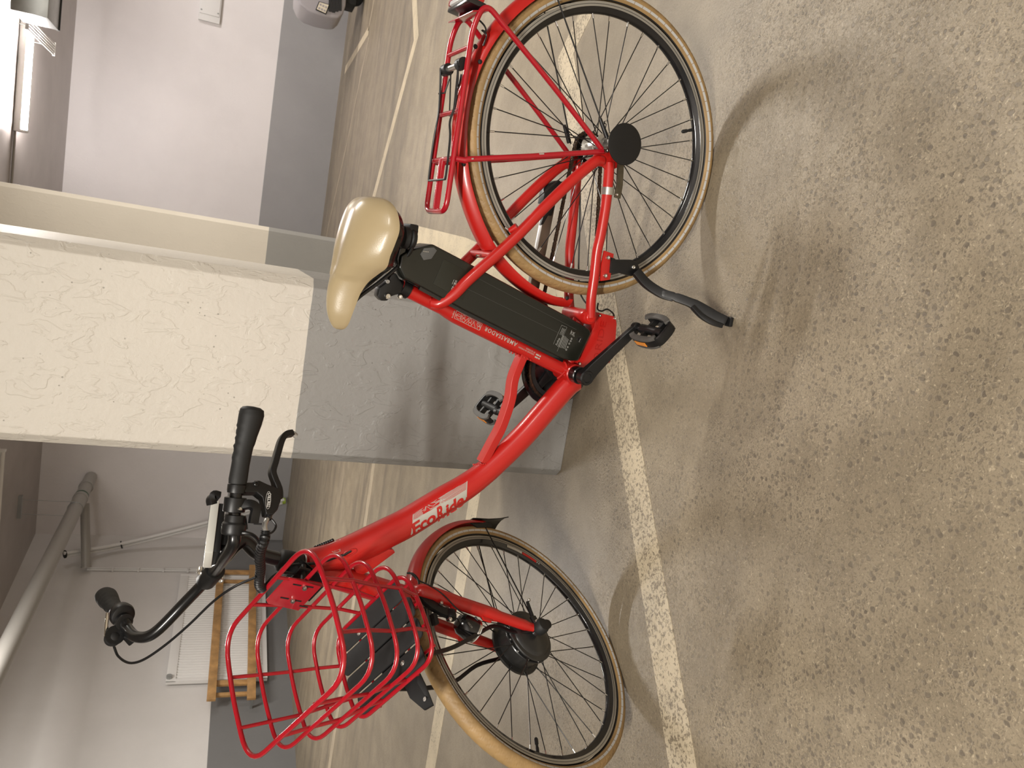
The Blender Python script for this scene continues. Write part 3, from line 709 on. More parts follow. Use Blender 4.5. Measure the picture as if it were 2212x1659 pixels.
# ---- cranks, chainring, pedals
CRK = MB().tube([BK(BBX, -0.075, BBZ), BK(BBX, 0.088, BBZ)], 0.0105, 20).build('crankset', BLKM, BIKE)
ringpts = []
for k in range(38):
    a = 2 * PI * k / 38
    for r, da in ((CR - .003, -.055), (CR + .001, -.018), (CR + .001, .018), (CR - .003, .055)): ringpts.append((r, a + da))
mb = MB(); nn = len(ringpts); vs = []
for Y in (-0.0475, -0.0445):
    vs += [BK(BBX + r * math.cos(a), Y, BBZ + r * math.sin(a)) for r, a in ringpts] + [BK(BBX + .068 * math.cos(a), Y, BBZ + .068 * math.sin(a)) for r, a in ringpts]
fs = []
for i in range(nn):
    j = (i + 1) % nn; fs += [(i, j, nn + j, nn + i), (2 * nn + j, 2 * nn + i, 3 * nn + i, 3 * nn + j), (i, 2 * nn + i, 2 * nn + j, j), (nn + j, 3 * nn + j, 3 * nn + i, nn + i)]
mb.add(vs, fs).build('chainring', RUB, CRK)
MB().lathe([(0.070, -.0565), (0.1005, -.0565), (0.1015, -.054), (0.1005, -.0515), (0.070, -.0530), (0.070, -.0565)], BK(BBX, 0, BBZ), by_, 64).build('chain_guard_ring', GLOSS, CRK)
ca = math.atan2(BK.loc(Pb(1385, 705, .11)).z - BBZ, BK.loc(Pb(1385, 705, .11)).x - BBX)
for k in range(5):
    a = ca + PI + 2 * PI * k / 5
    MB().bar([BK(BBX + .015 * math.cos(a), -.055, BBZ + .015 * math.sin(a)), BK(BBX + .045 * math.cos(a), -.054, BBZ + .045 * math.sin(a)), BK(BBX + .077 * math.cos(a), -.051, BBZ + .077 * math.sin(a))], [0.016, 0.011, 0.008], 0.0035, by_).build('spider_arm', BLK, CRK, bevel=0.002)
MB().lathe([(0.0, -.064), (.027, -.064), (.030, -.060), (.030, -.050), (.0, -.050)], BK(BBX, 0, BBZ), by_, 32).build('spider_hub', BLK, CRK, bevel=0.001)
CRL = 0.176
def crank(a, sgn):
    P = lambda r, Y: BK(BBX + r * math.cos(a), Y * sgn, BBZ + r * math.sin(a))
    arm = MB().bar([P(-0.012, .079), P(0.0, .079), P(.03, .080), (P(.09, .086)), P(.150, .095), P(CRL - .012, .098), P(CRL + .008, .098)],
                   [0.012, 0.0185, 0.0165, 0.0135, 0.0125, 0.0125, 0.008], [0.010, 0.0115, 0.0085, 0.0075, 0.007, 0.007, 0.006], by_ * sgn).build('crank_arm', BLK, CRK, bevel=0.004, bseg=3)
    MB().lathe([(.0185, .068), (.0190, .088), (.0165, .0915), (.0115, .0915), (.0105, .0895), (.006, .0895), (.0055, .086), (.0, .086)], BK(BBX, 0, BBZ), by_ * sgn, 32).build('crank_boss', BLK, CRK)
    MB().lathe([(.0, .105), (.009, .105), (.0125, .103), (.0135, .096), (.0125, .090), (0, .090)], P(CRL, 0) , by_ * sgn, 24).build('crank_eye', BLK, CRK)
crank(ca, 1); crank(ca + PI, -1)
for s in (1,): MB().lathe([(.0205, .034), (.0215, .040), (.0215, .058), (.0195, .060), (.0105, .060), (.0105, .034)], BK(BBX, 0, BBZ), by_, 32).build('bearing_cup', BLKM, CRK)
def pedal(a, sgn, tilt):
    c = BK(BBX + CRL * math.cos(a), sgn * .108, BBZ + CRL * math.sin(a))
    F = Fr(c, bx * math.cos(tilt) + bz * math.sin(tilt), by_ * sgn, -bx * math.sin(tilt) + bz * math.cos(tilt))
    pd = MB().tube([F(0, -.004, 0), F(0, .010, 0), F(0, .014, 0), F(0, .090, 0)], [.007, .007, .0125, .0105], 18).build('pedal', BLK, BIKE)
    for s in (-1, 1):
        pts = [F(s * .028, .012, 0), F(s * .036, .022, 0), F(s * .038, .05, 0), F(s * .035, .078, 0), F(s * .026, .096, 0)]
        MB().bar(smoothp(pts, 4), 0.0035, 0.0125, F.c).build('pedal_side', BLK, pd, bevel=0.0015)
        for zz in (-1, 1):
            pt = [F(s * .026, .010, zz * .0125), F(s * .033, .022, zz * .0125), F(s * .035, .05, zz * .0125), F(s * .032, .078, zz * .0125), F(s * .024, .094, zz * .0125)]
            MB().bar(smoothp(pt, 4), 0.0068, 0.0032, F.c).build('tread_pad', GREYP, pd, bevel=0.0012)
        MB().box((s * .0410, .048, 0), (.0012, .019, .0062), F).build('reflector', ORANGE, pd)
        for yy in (.035, .072): MB().bar([F(0, yy, 0), F(s * .034, yy + .002, 0)], .0035, .007, F.c).build('web', BLK, pd)
    o = MB().bar(smoothp([F(-.028, .093, 0), F(-.02, .1005, 0), F(0, .1025, 0), F(.02, .1005, 0), F(.028, .093, 0)], 4), .0035, .012, F.c).build('pedal_end', BLK, pd, bevel=0.0012)
    MB().lathe([(.0, .0), (.010, 0), (.0115, .002), (.0095, .004), (0, .003)], F(0, .0995, 0), F.b, 20).build('end_plug', LABELM if sgn > 0 else PIPEM, pd)
    return pd
pedal(ca, 1, math.radians(36)); pedal(ca + PI, -1, math.radians(34))

# ---- frame
FRM = MB().lathe([(.0215, -.036), (.0235, -.034), (.0235, .034), (.0215, .036)], BK(BBX, 0, BBZ), by_, 36).build('frame', RED, BIKE)
stp = [Pb(866, 619.5), Pb(955, 663.7), Pb(985, 678.6), Pb(1109, 740), Pb(1236, 803)]; strad = [.0160, .0165, .0215, .0220, .0225]
stt = [stp[0], stp[0] * .5 + stp[1] * .5, stp[1], stp[1] * .5 + stp[2] * .5, stp[2], stp[3], stp[4]]; str_ = [.016, .0162, .0165, .0195, .0215, .022, .0225]
MB().tube(stt, str_, 28).build('seat_tube', RED, FRM)
dtp_ = [(1240, 822), (1222, 836), (1176.7, 888), (1131.5, 940), (1085, 986), (1038.5, 1027.5), (1000, 1055), (960, 1079), (917, 1106), (874.3, 1131.8), (838, 1150), (802, 1168.6), (744, 1194), (704, 1206), (664, 1214)]
dtr_ = [.0285, .029, .0290, .0292, .0295, .0300, .0318, .0335, .0345, .0348, .0352, .036, .034, .031, .028]
dtp = [Pb(x, y) for x, y in dtp_]
dts = smoothp(dtp, 4); dtrs = [dtr_[min(i // 4, len(dtr_) - 1)] * (1 - (i % 4) / 4) + dtr_[min(i // 4 + 1, len(dtr_) - 1)] * ((i % 4) / 4) for i in range(len(dts))]
MB().tube(dts, dtrs, 36).build('down_tube', RED, FRM)
HT0, HT1 = ST(0, 0, .368), ST(0, 0, .640)
MB().tube([HT0, HT0 * .95 + HT1 * .05, HT1 * .95 + HT0 * .05, HT1], [.029, .028, .0275, .028], 28).build('head_tube', RED, FRM)
# web under the down tube at the head
gp = [Pb(846, 1183, 0), Pb(852, 1190, 0), Pb(803.8, 1226, 0), Pb(770, 1245, 0), Pb(760, 1215, 0), Pb(800, 1180, 0)]
MB().prism([p - by_ * .010 for p in gp], by_ * .020).build('gusset', RED, FRM, bevel=0.004)
br = [Pb(1134, 768, .013), Pb(1114, 818, .013), Pb(1108, 858, .013), Pb(1099, 890, .013), Pb(1085, 928, .013), Pb(1068, 960, .013), Pb(1046, 1002, .013)]
br = [p - by_ * .013 for p in smoothp(br, 5)]
MB().bar(br, 0.0098, 0.0145, by_).build('brace_tube', RED, FRM, bevel=0.0028, bseg=3)
csp = [(1316, 352, .066), (1315, 380, .068), (1309, 440, .068), (1298, 506, .064), (1290, 542, .060), (1284, 595, .055), (1277, 646, .050), (1276, 684, .046)]
ssp = [(1299, 348, .066), (1284, 350, .069), (1236, 390, .068), (1175, 449, .066), (1127, 499, .062), (1080, 544, .056), (1031, 587, .050), (1005, 611, .045), (985, 632, .039), (966, 647, .031), (948, 656, .022), (935, 654, .012)]
def mirror(P): q = BK.loc(P); return BK(q.x, -q.y, q.z)
for sgn in (1, -1):
    c = [Pb(*q) for q in csp]; s_ = [Pb(*q) for q in ssp]
    if sgn < 0: c = [mirror(q) for q in c]; s_ = [mirror(q) for q in s_]
    MB().tube(smoothp(c, 4), .0122, 20).build('chain_stay', RED, FRM)
    MB().tube(smoothp(s_, 4), .0128, 20).build('seat_stay', RED, FRM)
    dp = [Pb(x, y, .0655) for x, y in ((1279, 338), (1293, 322), (1318, 322), (1331, 338), (1331, 362), (1312, 372), (1297, 358))]
    if sgn < 0: dp = [mirror(q) for q in dp]
    MB().prism(dp, by_ * (.006 * sgn)).build('dropout', RED, FRM, bevel=0.0015)
cx, cz = BK.loc(Pb(1277.5, 685.6, .052)).x, BK.loc(Pb(1277.5, 685.6, .052)).z
MB().tube([BK(cx, -.056, cz), BK(cx, .046, cz)], .0172, 28).build('cross_tube', RED, FRM)
MB().lathe([(.0185, .028), (.0185, .046), (.0165, .049), (.0, .049)], BK(cx, 0, cz), by_, 28).build('tube_boss', RED, FRM)
cap_ = MB().lathe([(.0122, .048), (.0122, .0515), (.0110, .0525), (.0012, .0525), (.0, .0515)], BK(cx, 0, cz), by_, 28).build('boss_cap', EMBOSS, FRM)
MB().tube([BK(cx, 0, cz), BK(BBX, 0, BBZ)], .015, 16).build('link_tube', RED, FRM)
q = BK.loc(Pb(1040, 561, 0)); MB().tube([BK(q.x - .012, -.050, q.z + .0), BK(q.x - .012, .050, q.z + .0)], .0085, 16).build('stay_bridge', RED, FRM)
# silver clamp band and torque arm on the chain stay
p = Pb(1313, 413, .068); dcs = (Pb(1309, 440, .068) - Pb(1315, 380, .068)).normalized()
MB().tube([p - dcs * .0085, p + dcs * .0085], .0140, 24).build('clamp_band', ALU, FRM)
MB().bar([Pb(1341, 345, .078), Pb(1338, 400, .078), Pb(1333, 428, .078)], .0085, .0025, by_).build('torque_arm', mat('dull_steel', (.13, .11, .075), .45, metal=.7, var=.4, vscale=40), FRM, bevel=.001)
bolt(FRM, Pb(1332.5, 420.5, .082), by_, .0036, .003)
bolt(FRM, Pb(1308.5, 325.5, .074), by_, .0062, .006)
bolt(FRM, Pb(1316, 305, .078), by_, .0055, .006, PIPEM)
# kickstand plate with two bolts on the chain stay
kp = [Pb(x, y, .060) for x, y in ((1303, 541), (1323, 548), (1320, 575), (1315, 604), (1295, 607), (1297, 570))]
MB().prism(kp, by_ * .006).build('kickstand_plate', RED, FRM, bevel=.0015)
for q in ((1313, 556.5), (1307, 595.5)): bolt(FRM, Pb(*q, .066), by_, .0056, .0045)
# controller housing behind the bottom bracket
cb = [Pb(x, y, .022) for x, y in ((1284, 690), (1281, 672), (1300, 677), (1329, 684), (1330.5, 700), (1327, 752), (1316, 782), (1280, 806), (1255, 806), (1246, 786), (1272, 722), (1282, 705))]
MB().prism([p - by_ * .052 for p in cb], by_ * .056).build('controller_housing', RED, FRM, bevel=.0025)
for q in ((1295, 681.8), (1328, 687.5), (1251.5, 785.5)): bolt(FRM, Pb(*q, .0268), by_, .0042, .0035)
def flatsurf(Y): return lambda x, y: Pb(x, y, Y)
g_ = glyphs('RIDE'); g2 = glyphs('ECO')
decal('embossed_name', mat('emboss_edge', (0.38, 0.008, 0.006), .25), FRM, [(*g_, (1297, 757), (13.5, -62), (-13, -2.6)), (*g2, (1288, 800), (9, -36), (-13, -2.6))], flatsurf(.0265))
# weld beads
def bead(c, r, nrm, a0, a1, n, rr=.0032):
    mb = MB(); u_ = V(nrm).orthogonal().normalized(); w_ = V(nrm).cross(u_)
    return mb
mb = MB()
for i in range(22):
    t = i / 21; x = 1199 + (1236 - 1199) * t + 14 * math.sin(t * PI) * -.35; y = 823 - 38 * t
    mb.ball(tubesurf([stp[3], stp[4]], [.022, .0225])(1205 + 30 * t, 815 - 30 * t) if t < -1 else Pb(1205 + 19 * math.sin(t * 2.2), 817 - 38 * t * .9, .0215), .0028, 8)
for i in range(14):
    t = i / 13; mb.ball(Pb(1219 + 21 * t, 810 + 24 * t, .0235 - .004 * t), .0027, 8)
mb.build('weld_bead', RED, FRM)
mb = MB()
for i in range(8): mb.ball(Pb(1101 + 6.5 * i, 760 + 2.6 * i, .0145), .0026, 8)
for i in range(7): mb.ball(Pb(1023 + 4.2 * i, 1003.5 - .2 * i, .0150), .0026, 8)
for i in range(7): mb.ball(Pb(931 + .8 * i, 646 + 3 * i, .0165), .0030, 8)
mb.build('weld_bead', RED, FRM)
# brake boss and screw on the left seat stay, screws on the bridge
MB().tube([Pb(1117, 489, .058), Pb(1101, 499, .046)], [.0085, .0065], 16).build('stay_boss', RED, FRM)
MB().tube([Pb(1101, 499, .046), Pb(1091, 492, .040)], .0035, 10).build('boss_screw', STEEL, FRM)
bolt(FRM, Pb(1034, 553, .02), bz, .004, .006)

# ---- printed lettering on the frame
dsf = tubesurf(dts, dtrs, .0005); ssf = tubesurf(stt, str_, .0006)
def toP(u, v): return 870 + u * .09645, 1020 + v * .09645          # measure of an enlarged view of the badge
def poly_uv(pts):                                                   # polygon given in picture measure
    return [(x, y) for x, y in pts], [tuple(range(len(pts)))]
wp = [toP(*q) for q in ((240, 1072), (1432, 392), (1416, 560), (1405, 665), (1330, 715), (1060, 920), (860, 1035), (580, 1210), (400, 1315), (290, 1372), (255, 1290), (215, 1195), (228, 1100))]
WP = [(*poly_uv(wp), (0, 0), (1, 0), (0, 1))]
WP.append((*poly_uv([toP(*q) for q in ((203, 1245), (222, 1290), (230, 1415), (172, 1440), (195, 1330))]), (0, 0), (1, 0), (0, 1)))
A = lambda a, b, w_: stroke(toP(*a), toP(*b), w_)
WP += [A((235, 900), (520, 740), 1.5), A((800, 590), (1450, 160), 1.8), A((1443, 152), (1425, 560), 1.7), A((236, 895), (222, 1190), 1.5)]
for i in range(7): WP.append(A((238, 925 + i * 24), (420 + i * 8, 830 + i * 22), 1.0))
for i in range(8): WP.append(A((830 - i * 2, 595 + i * 26 - (i > 3) * 8), (1437, 190 + i * 27), 1.1))
import itertools
def wig(p, seedv):
    out = []
    for a, b in zip(p[:-1], p[1:]): out.append(A(a, b, .85))
    return out
for k, pp_ in enumerate([[(420, 830), (520, 735), (610, 700), (700, 660), (780, 590), (820, 585)], [(560, 690), (640, 690), (700, 680), (790, 640), (850, 615), (930, 600)],
        [(540, 710), (620, 750), (680, 760), (760, 690), (850, 640), (960, 600)], [(530, 770), (580, 790), (610, 825), (680, 790), (790, 740), (850, 690), (930, 660)],
        [(440, 860), (500, 830), (525, 720), (560, 740), (610, 760)], [(470, 870), (515, 850), (520, 760)], [(610, 830), (680, 815), (780, 755), (840, 710), (900, 690)], [(700, 665), (745, 690), (800, 655), (830, 620)]]): WP += wig(pp_, k)
decal('name_badge', PRINT, FRM, WP, dsf, 4.0)
def letter_row(txt, o, rt, upv, shear=0, bold=0.02, sp=1.0): g = glyphs(txt, shear, bold, sp); return (*g, o, rt, upv)
dsf2 = tubesurf(dts, dtrs, .0011)
decal('name_lettering', RED, FRM, [letter_row('Eco', toP(235, 1425), (49.5, -31.5), (-2.6, -26.0), 0, .035, .95), letter_row('R', toP(790, 1100), (15.0, -10.6), (-2.9, -29.5), 0, .035),
      letter_row('ide', toP(985, 985), (38.0, -26.6), (-2.2, -24.5), 0, .035, .95)], dsf2, 3.0)
decal('model_lettering', PRINT, FRM, [letter_row('AMBASSADOR', (1118.5, 741.0), (-69, -35.8), (-4.4, 8.6), 0, .012, 1.25)], ssf, 3.0)
T = []
T += [letter_row('DESIGNED IN SWEDEN', (1154.0, 764.6), (-33, -16.4), (-1.5, 3.0), 0, .0, 1.0), letter_row('BY ECORIDE', (1156.4, 760.6), (-19, -9.6), (-1.5, 3.0), 0, .0, 1.0)]
for (x, y, w_) in ((1155.5, 770.5, 8.0), (1158.0, 765.2, 8.0)): T += [stroke((x, y), (x + 6.2, y + 3.1), 3.2), stroke((x + 7.2, y + 3.6), (x + 10.2, y + 5.1), 3.2)]
decal('small_lettering', PRINT, FRM, T, ssf, 3.0)
T = []; a_, b_, c_, d_ = (986.5, 671), (1042, 700), (1035, 713.5), (981.5, 687.5)
for p, q in ((a_, b_), (b_, c_), (c_, d_), (d_, a_)): T.append(stroke(p, q, .8))
def BX(u, v): return (a_[0] + (b_[0] - a_[0]) * u + (d_[0] - a_[0]) * v, a_[1] + (b_[1] - a_[1]) * u + (d_[1] - a_[1]) * v)
def circ(u, v, r, n=10): return [stroke(BX(u + r * .28 * math.cos(2 * PI * i / n), v + r * math.sin(2 * PI * i / n)), BX(u + r * .28 * math.cos(2 * PI * (i + 1) / n), v + r * math.sin(2 * PI * (i + 1) / n)), .7) for i in range(n)]
T += circ(.13, .55, .32) + circ(.30, .25, .18) + circ(.33, .68, .22) + circ(.55, .32, .26) + circ(.58, .78, .2) + circ(.88, .28, .22) + circ(.92, .70, .22)
for u, v, u2, v2 in ((.02, .5, .2, .5), (.36, .9, .48, .1), (.62, .95, .72, .1), (.44, .9, .56, .05), (.66, .1, .8, .9), (.8, .05, .98, .5), (.2, .1, .24, .9)): T.append(stroke(BX(u, v), BX(u2, v2), .7))
T.append(letter_row('EcoRide', (978.0, 687), (5.5, -15.5), (-3.0, -1.3), 0, .0, .9))
decal('pattern_print', PRINT, FRM, T, ssf, 3.0)
def toQ(u, v): return 620 + u * .1085, 1140 + v * .1085
T = []
for p, q in zip([(870, 395), (905, 480), (1000, 490), (1065, 465), (1015, 330)], [(905, 480), (1000, 490), (1065, 465), (1015, 330), (930, 350)]): T.append(stroke(toQ(*p), toQ(*q), .8))
for p, q in (((970, 345), (1060, 430)), ((940, 360), (1050, 455)), ((915, 420), (935, 460)), ((940, 400), (955, 470)), ((960, 400), (975, 460)), ((985, 400), (1000, 450))): T.append(stroke(toQ(*p), toQ(*q), .7))
arcp = [(760, 370), (800, 395), (870, 388), (950, 350), (1020, 310), (1060, 260), (1055, 232)]
for p, q in zip(arcp[:-1], arcp[1:]): T.append(stroke(toQ(*p), toQ(*q), 1.7))
for p, q in (((790, 350), (980, 262)), ((830, 348), (870, 352))): T.append(stroke(toQ(*p), toQ(*q), 1.0))
decal('crest_print', PRINT, FRM, T, dsf, 3.0)
# cable grommet on the down tube
gr = smoothp([dsf(745, 1203), dsf(760, 1198), dsf(770, 1190), dsf(766, 1186), dsf(752, 1190), dsf(742, 1197)], 3, True)
MB().tube(gr, .0018, 8, closed=True).build('cable_grommet', RED, FRM)
ck = [dsf(655 + i * 4, 1180.5 - i * 1.75) for i in range(10)]
for k in range(9): pass

# ---- battery
by0 = .038
bt = [Pb(x, y, by0) for x, y in ((866, 552), (884, 541), (935, 527), (1007, 565), (1257, 700), (1276, 713), (1277, 722), (1250, 780), (1232, 780), (1215, 775), (1000, 668), (905, 617), (874, 602), (862, 578))]
BAT = MB().prism([p - by_ * (2 * by0) for p in bt], by_ * (2 * by0)).build('battery', mat('battery_plastic', (.010, .011, .008), .30, coat=.25, bump=.05, bscale=800), BIKE, bevel=.006, bseg=3)
MB().bar([Pb(905, 622, .030), Pb(1000, 673, .030), Pb(1215, 779, .030)], .004, .004, by_).build('mounting_rail', GLOSS, BAT, bevel=.001)
for q in (((985, 612), (1225, 728)), ((1030, 600), (1245, 712))):
    MB().bar([Pb(*q[0], by0 + .0004), Pb(*q[1], by0 + .0004)], .0004, .0006, by_).build('moulding_line', mat('mould_grey', (.05, .05, .045), .35), BAT)
MB().prism([Pb(x, y, by0 - .001) for x, y in ((907, 549), (915, 536), (936, 534), (943, 541), (931, 559), (914, 562))], by_ * .0035).build('charge_button', mat('button_grey', (.09, .09, .088), .3), BAT, bevel=.001)
for i in range(4): MB().ball(Pb(915.5 + i * 3.1, 543 + i * .4, by0 + .003), .0009, 6).build('charge_light', LABELM, BAT)
MB().prism([Pb(x, y, by0 - .001) for x, y in ((958, 560), (975, 568), (1015, 590), (1000, 648), (968, 632), (935, 613))], by_ * .0018).build('recess_panel', mat('battery_panel', (.016, .017, .012), .35), BAT, bevel=.0006)
MB().lathe([(.0075, 0), (.0075, .0012), (.006, .0012), (.006, .0004), (0, .0004)], Pb(1251.5, 733.5, by0 - .0004), by_, 24).build('lock_cover', GLOSS, BAT)
bs = flatsurf(by0 + .0006); PG = mat('grey_print', (.34, .34, .32), .5); T = []
def toR(u, v): return 1080 + u * .09946, 600 + v * .09946
T.append(letter_row('EcoRide', toR(1235, 1470), (7.6, -15.0), (-3.6, -1.8), .2, .01))
for i in range(6): T.append(stroke(toR(1255 + i * 30, 1500 + i * 9), toR(1375 + i * 22, 1235 + i * 20), .9))
for i in range(3): T.append(stroke(toR(1300 + i * 25, 1230 + i * 12), toR(1365 + i * 25, 1090 + i * 12), .8))
for i, (u, v) in enumerate(((1440, 1560), (1470, 1505), (1505, 1430), (1535, 1375), (1555, 1325))):
    for k in range(8):
        a, b = 2 * PI * k / 8, 2 * PI * (k + 1) / 8; T.append(stroke(toR(u + 14 * math.cos(a), v + 18 * math.sin(a)), toR(u + 14 * math.cos(b), v + 18 * math.sin(b)), .9))
for p, q in (((1540, 1170), (1590, 1270)), ((1630, 1190), (1550, 1240)), ((1540, 1170), (1600, 1190)), ((1555, 1235), (1600, 1215)), ((1525, 1230), (1560, 1140)), ((1600, 1180), (1610, 1280))): T.append(stroke(toR(*p), toR(*q), .8))
for p, q in (((1340, 1030), (1455, 1075)), ((1455, 1075), (1240, 1600)), ((1340, 1030), (1160, 1440))): T.append(stroke(toR(*p), toR(*q), .35))
T.append(stroke(toR(1715, 1400), toR(1755, 1320), .9))
decal('battery_label', PG, BAT, T, bs, 30)
decal('battery_mark', PG, BAT, [letter_row('R1', (979, 627), (6.3, -14.5), (-4.6, -2.3), 0, .02), stroke((980, 617), (985, 605), 1.1), stroke((983, 618), (987, 606), 1.0), stroke((976.5, 614), (981, 604), .8)], flatsurf(by0 + .0012), 30)
# top cover of the battery, plug side
MB().prism([Pb(x, y, .030) for x, y in ((862, 585), (866, 560), (880, 548), (900, 520), (905, 497), (880, 492), (868, 520), (858, 560))], -by_ * .060).build('battery_handle', GLOSS, BAT, bevel=.003)

# ---- saddle and seat post
SAD = empty('saddle_tmp'); bpy.data.objects.remove(SAD)
secs = [(.2215, .030, .896, .888), (.224, .062, .908, .880), (.232, .084, .920, .870), (.25, .103, .931, .862), (.28, .115, .938, .858), (.31, .112, .943, .862), (.335, .105, .946, .866), (.358, .094, .948, .866), (.375, .076, .950, .876),
        (.395, .056, .952, .888), (.42, .042, .954, .896), (.445, .034, .953, .900), (.47, .028, .948, .904), (.488, .0205, .940, .906), (.499, .012, .932, .910), (.503, .004, .924, .915)]
def catm(a, b, c, d, t): return 0.5 * ((2 * b) + (c - a) * t + (2 * a - 5 * b + 4 * c - d) * t * t + (3 * b - a - 3 * c + d) * t ** 3)
ss = []
for i in range(len(secs) - 1):
    p = [secs[max(0, i - 1)], secs[i], secs[i + 1], secs[min(len(secs) - 1, i + 2)]]
    for k in range(4): ss.append(tuple(catm(p[0][j], p[1][j], p[2][j], p[3][j], k / 4) for j in range(4)))
ss.append(secs[-1]); vs = []; NS = 33
for (X, w_, zt, ze) in ss:
    for k in range(NS):
        u = -1 + 2 * k / (NS - 1); au = abs(u); e = 2.6 if w_ > .06 else 2.1
        y = math.copysign(min(1, au * 1.06) * w_ * (1 + .04 * math.sin(au * 3)), u); h = (1 - min(1, au) ** e)
        dip = .006 * math.exp(-(u * 4.2) ** 2) * max(0, min(1, (w_ - .03) / .05)); vs.append(BK(X, y, ze + (zt - ze) * h - dip))
    for k in range(NS):                                     # folded under the rim
        u = 1 - 2 * k / (NS - 1); vs.append(BK(X + (.006 if X < .3 else -.004), u * max(.001, w_ - .006), ze + .002 + .006 * (1 - abs(u))))
n = 2 * NS; fs = []
for i in range(len(ss) - 1):
    for k in range(n): fs.append((i * n + k, i * n + (k + 1) % n, (i + 1) * n + (k + 1) % n, (i + 1) * n + k))
fs += [tuple(range(n)), tuple((len(ss) - 1) * n + k for k in range(n))]
mb = MB(); mb.add(vs, fs); SAD = mb.build('saddle', LEATH, BIKE, smooth=55)
# stitched seam line and black base pan
mb = MB(); vs = []
for (X, w_, zt, ze) in ss[3:-4]:
    for s in (-1, 1): vs.append(BK(X * .93 + .025, s * max(.004, w_ - .010), ze + .003)); vs.append(BK(X * .93 + .025, s * max(.003, w_ - .024), ze - .020 * min(1, w_ / .08)))
m_ = len(vs) // 4; fs = []
for i in range(m_ - 1):
    a, b = 4 * i, 4 * i + 4; fs += [(a + 0, a + 1, b + 1, b + 0), (a + 1, a + 3, b + 3, b + 1), (a + 3, a + 2, b + 2, b + 3), (a + 2, a + 0, b + 0, b + 2)]
fs += [(0, 1, 3, 2), (4 * (m_ - 1), 4 * (m_ - 1) + 2, 4 * (m_ - 1) + 3, 4 * (m_ - 1) + 1)]
mb.add(vs, fs); mb.build('saddle_pan', GLOSS, SAD, bevel=.003)
# elastomer bumpers under the rear
for s in (-1, 1):
    c = BK(.292, s * .052, .846); ax = -bz
    MB().lathe([(.020, -.006), (.024, .0), (.024, .012), (.019, .016), (.023, .020), (.023, .030), (.017, .034), (.020, .038), (.018, .046), (.010, .049)], c, ax, 24).build('bumper', RUB, SAD)
for s in (-1, 1): MB().tube(smoothp([BK(.285, s * .05, .815), BK(.31, s * .045, .800), BK(.35, s * .024, .815), BK(.39, s * .020, .850), BK(.43, s * .014, .890), BK(.455, s * .010, .903)], 5), .0042, 10).build('saddle_rail', BLKM, SAD)
MB().bar([BK(.278, -.058, .806), BK(.278, .058, .806)], .016, .010, bz).build('bumper_plate', BLK, SAD, bevel=.004)
sp0, sp1 = Pb(884, 628), Pb(845, 610)
PST = MB().tube([Pb(900, 636), Pb(852, 612)], .0135, 24).build('seat_post', BLKM, BIKE)
MB().tube([Pb(882, 627.5), Pb(866, 619.5)], [.0195, .0195], 28).build('seat_clamp', BLK, PST)
MB().bar([Pb(877, 612, .0), Pb(893, 604, .0)], .010, .012, by_).build('clamp_lug', BLK, PST, bevel=.003)
mbx = [Pb(x, y, .014) for x, y in ((856, 590), (868, 612), (872, 632), (846, 640), (836, 650), (824, 650), (815, 640), (819, 622), (838, 608), (846, 590))]
MB().prism([p - by_ * .028 for p in mbx], by_ * .030).build('post_head', BLK, PST, bevel=.004)
bolt(PST, Pb(837, 639.5, .017), by_, .0068, .006); bolt(PST, Pb(864, 641, .017), by_, .0058, .005); bolt(PST, Pb(837.5, 608, .017), by_, .0045, .004, PIPEM)
for q in ((864, 641),): MB().tube([Pb(*q, .019), Pb(*q, -.018)], .0032, 10).build('clamp_screw', STEEL, PST)

# ---- mudguards
def guard(center, fr, R, a0, a1, name, m, wd=.0265, drop=.0165, n=64, th=.0014):
    prof = []
    for k in range(15):
        t = -1 + 2 * k / 14; prof.append((t * wd * (1 if abs(t) < .9 else 1.0), -drop * (abs(t) ** 2.6)))
    vs = []
    for i in range(n + 1):
        a = math.radians(a0 + (a1 - a0) * i / n); r = R(math.degrees(a)); taper = 1 if a0 * 0 + i > 3 and i < n - 3 else .82 + .06 * min(i, n - i)
        for o in (0, -th):
            row = prof if o == 0 else prof[::-1]
            for (b, d) in row: vs.append(fr((r + d + o) * math.cos(a), b * taper, (r + d + o) * math.sin(a)))
    q = 30; fs = []
    for i in range(n):
        for k in range(q): fs.append((i * q + k, i * q + (k + 1) % q, (i + 1) * q + (k + 1) % q, (i + 1) * q + k))
    fs += [tuple(range(q)), tuple(n * q + k for k in range(q))]
    mb = MB(); mb.add(vs, fs); return mb.build(name, m, BIKE, smooth=50)
def interp(tab):
    def f(x):
        for (x0, y0), (x1, y1) in zip(tab[:-1], tab[1:]):
            if x <= x1: t = max(0, (x - x0) / (x1 - x0)); t = t * t * (3 - 2 * t); return y0 + (y1 - y0) * t
        return tab[-1][1]
    return f
RG = guard(None, RW_FR, interp([(-5, .385), (15, .394), (35, .391), (62, .383), (90, .379), (130, .3735), (170, .378)]), 2, 158, 'mudguard', RED, wd=.028, drop=.0205)
for (x, y) in ((1027, 100.5), (1037, 133.5), (1001.5, 354.5), (1225, 644)):
    q = BK.loc(Pb(x, y, .022)); P = Pb(x, y, .0262)
    MB().ball(P, .0052, 12, (1, .5, 1), BK).build('rubber_plug', RUB, RG)
FG = guard(None, FW, interp([(90, .366), (130, .367), (160, .373), (170, .378)]), 88, 168, 'mudguard', RED, wd=.0265, drop=.020, n=40)
fl = []
for a, r, b in ((162, .380, 1), (170, .384, 1), (176, .392, 1.25), (181, .408, 1.35)):
    for s in (-1, -.5, 0, .5, 1): fl.append(FW((r - .012 * s * s) * math.cos(math.radians(a)), s * .0255 * b, (r - .012 * s * s) * math.sin(math.radians(a))))
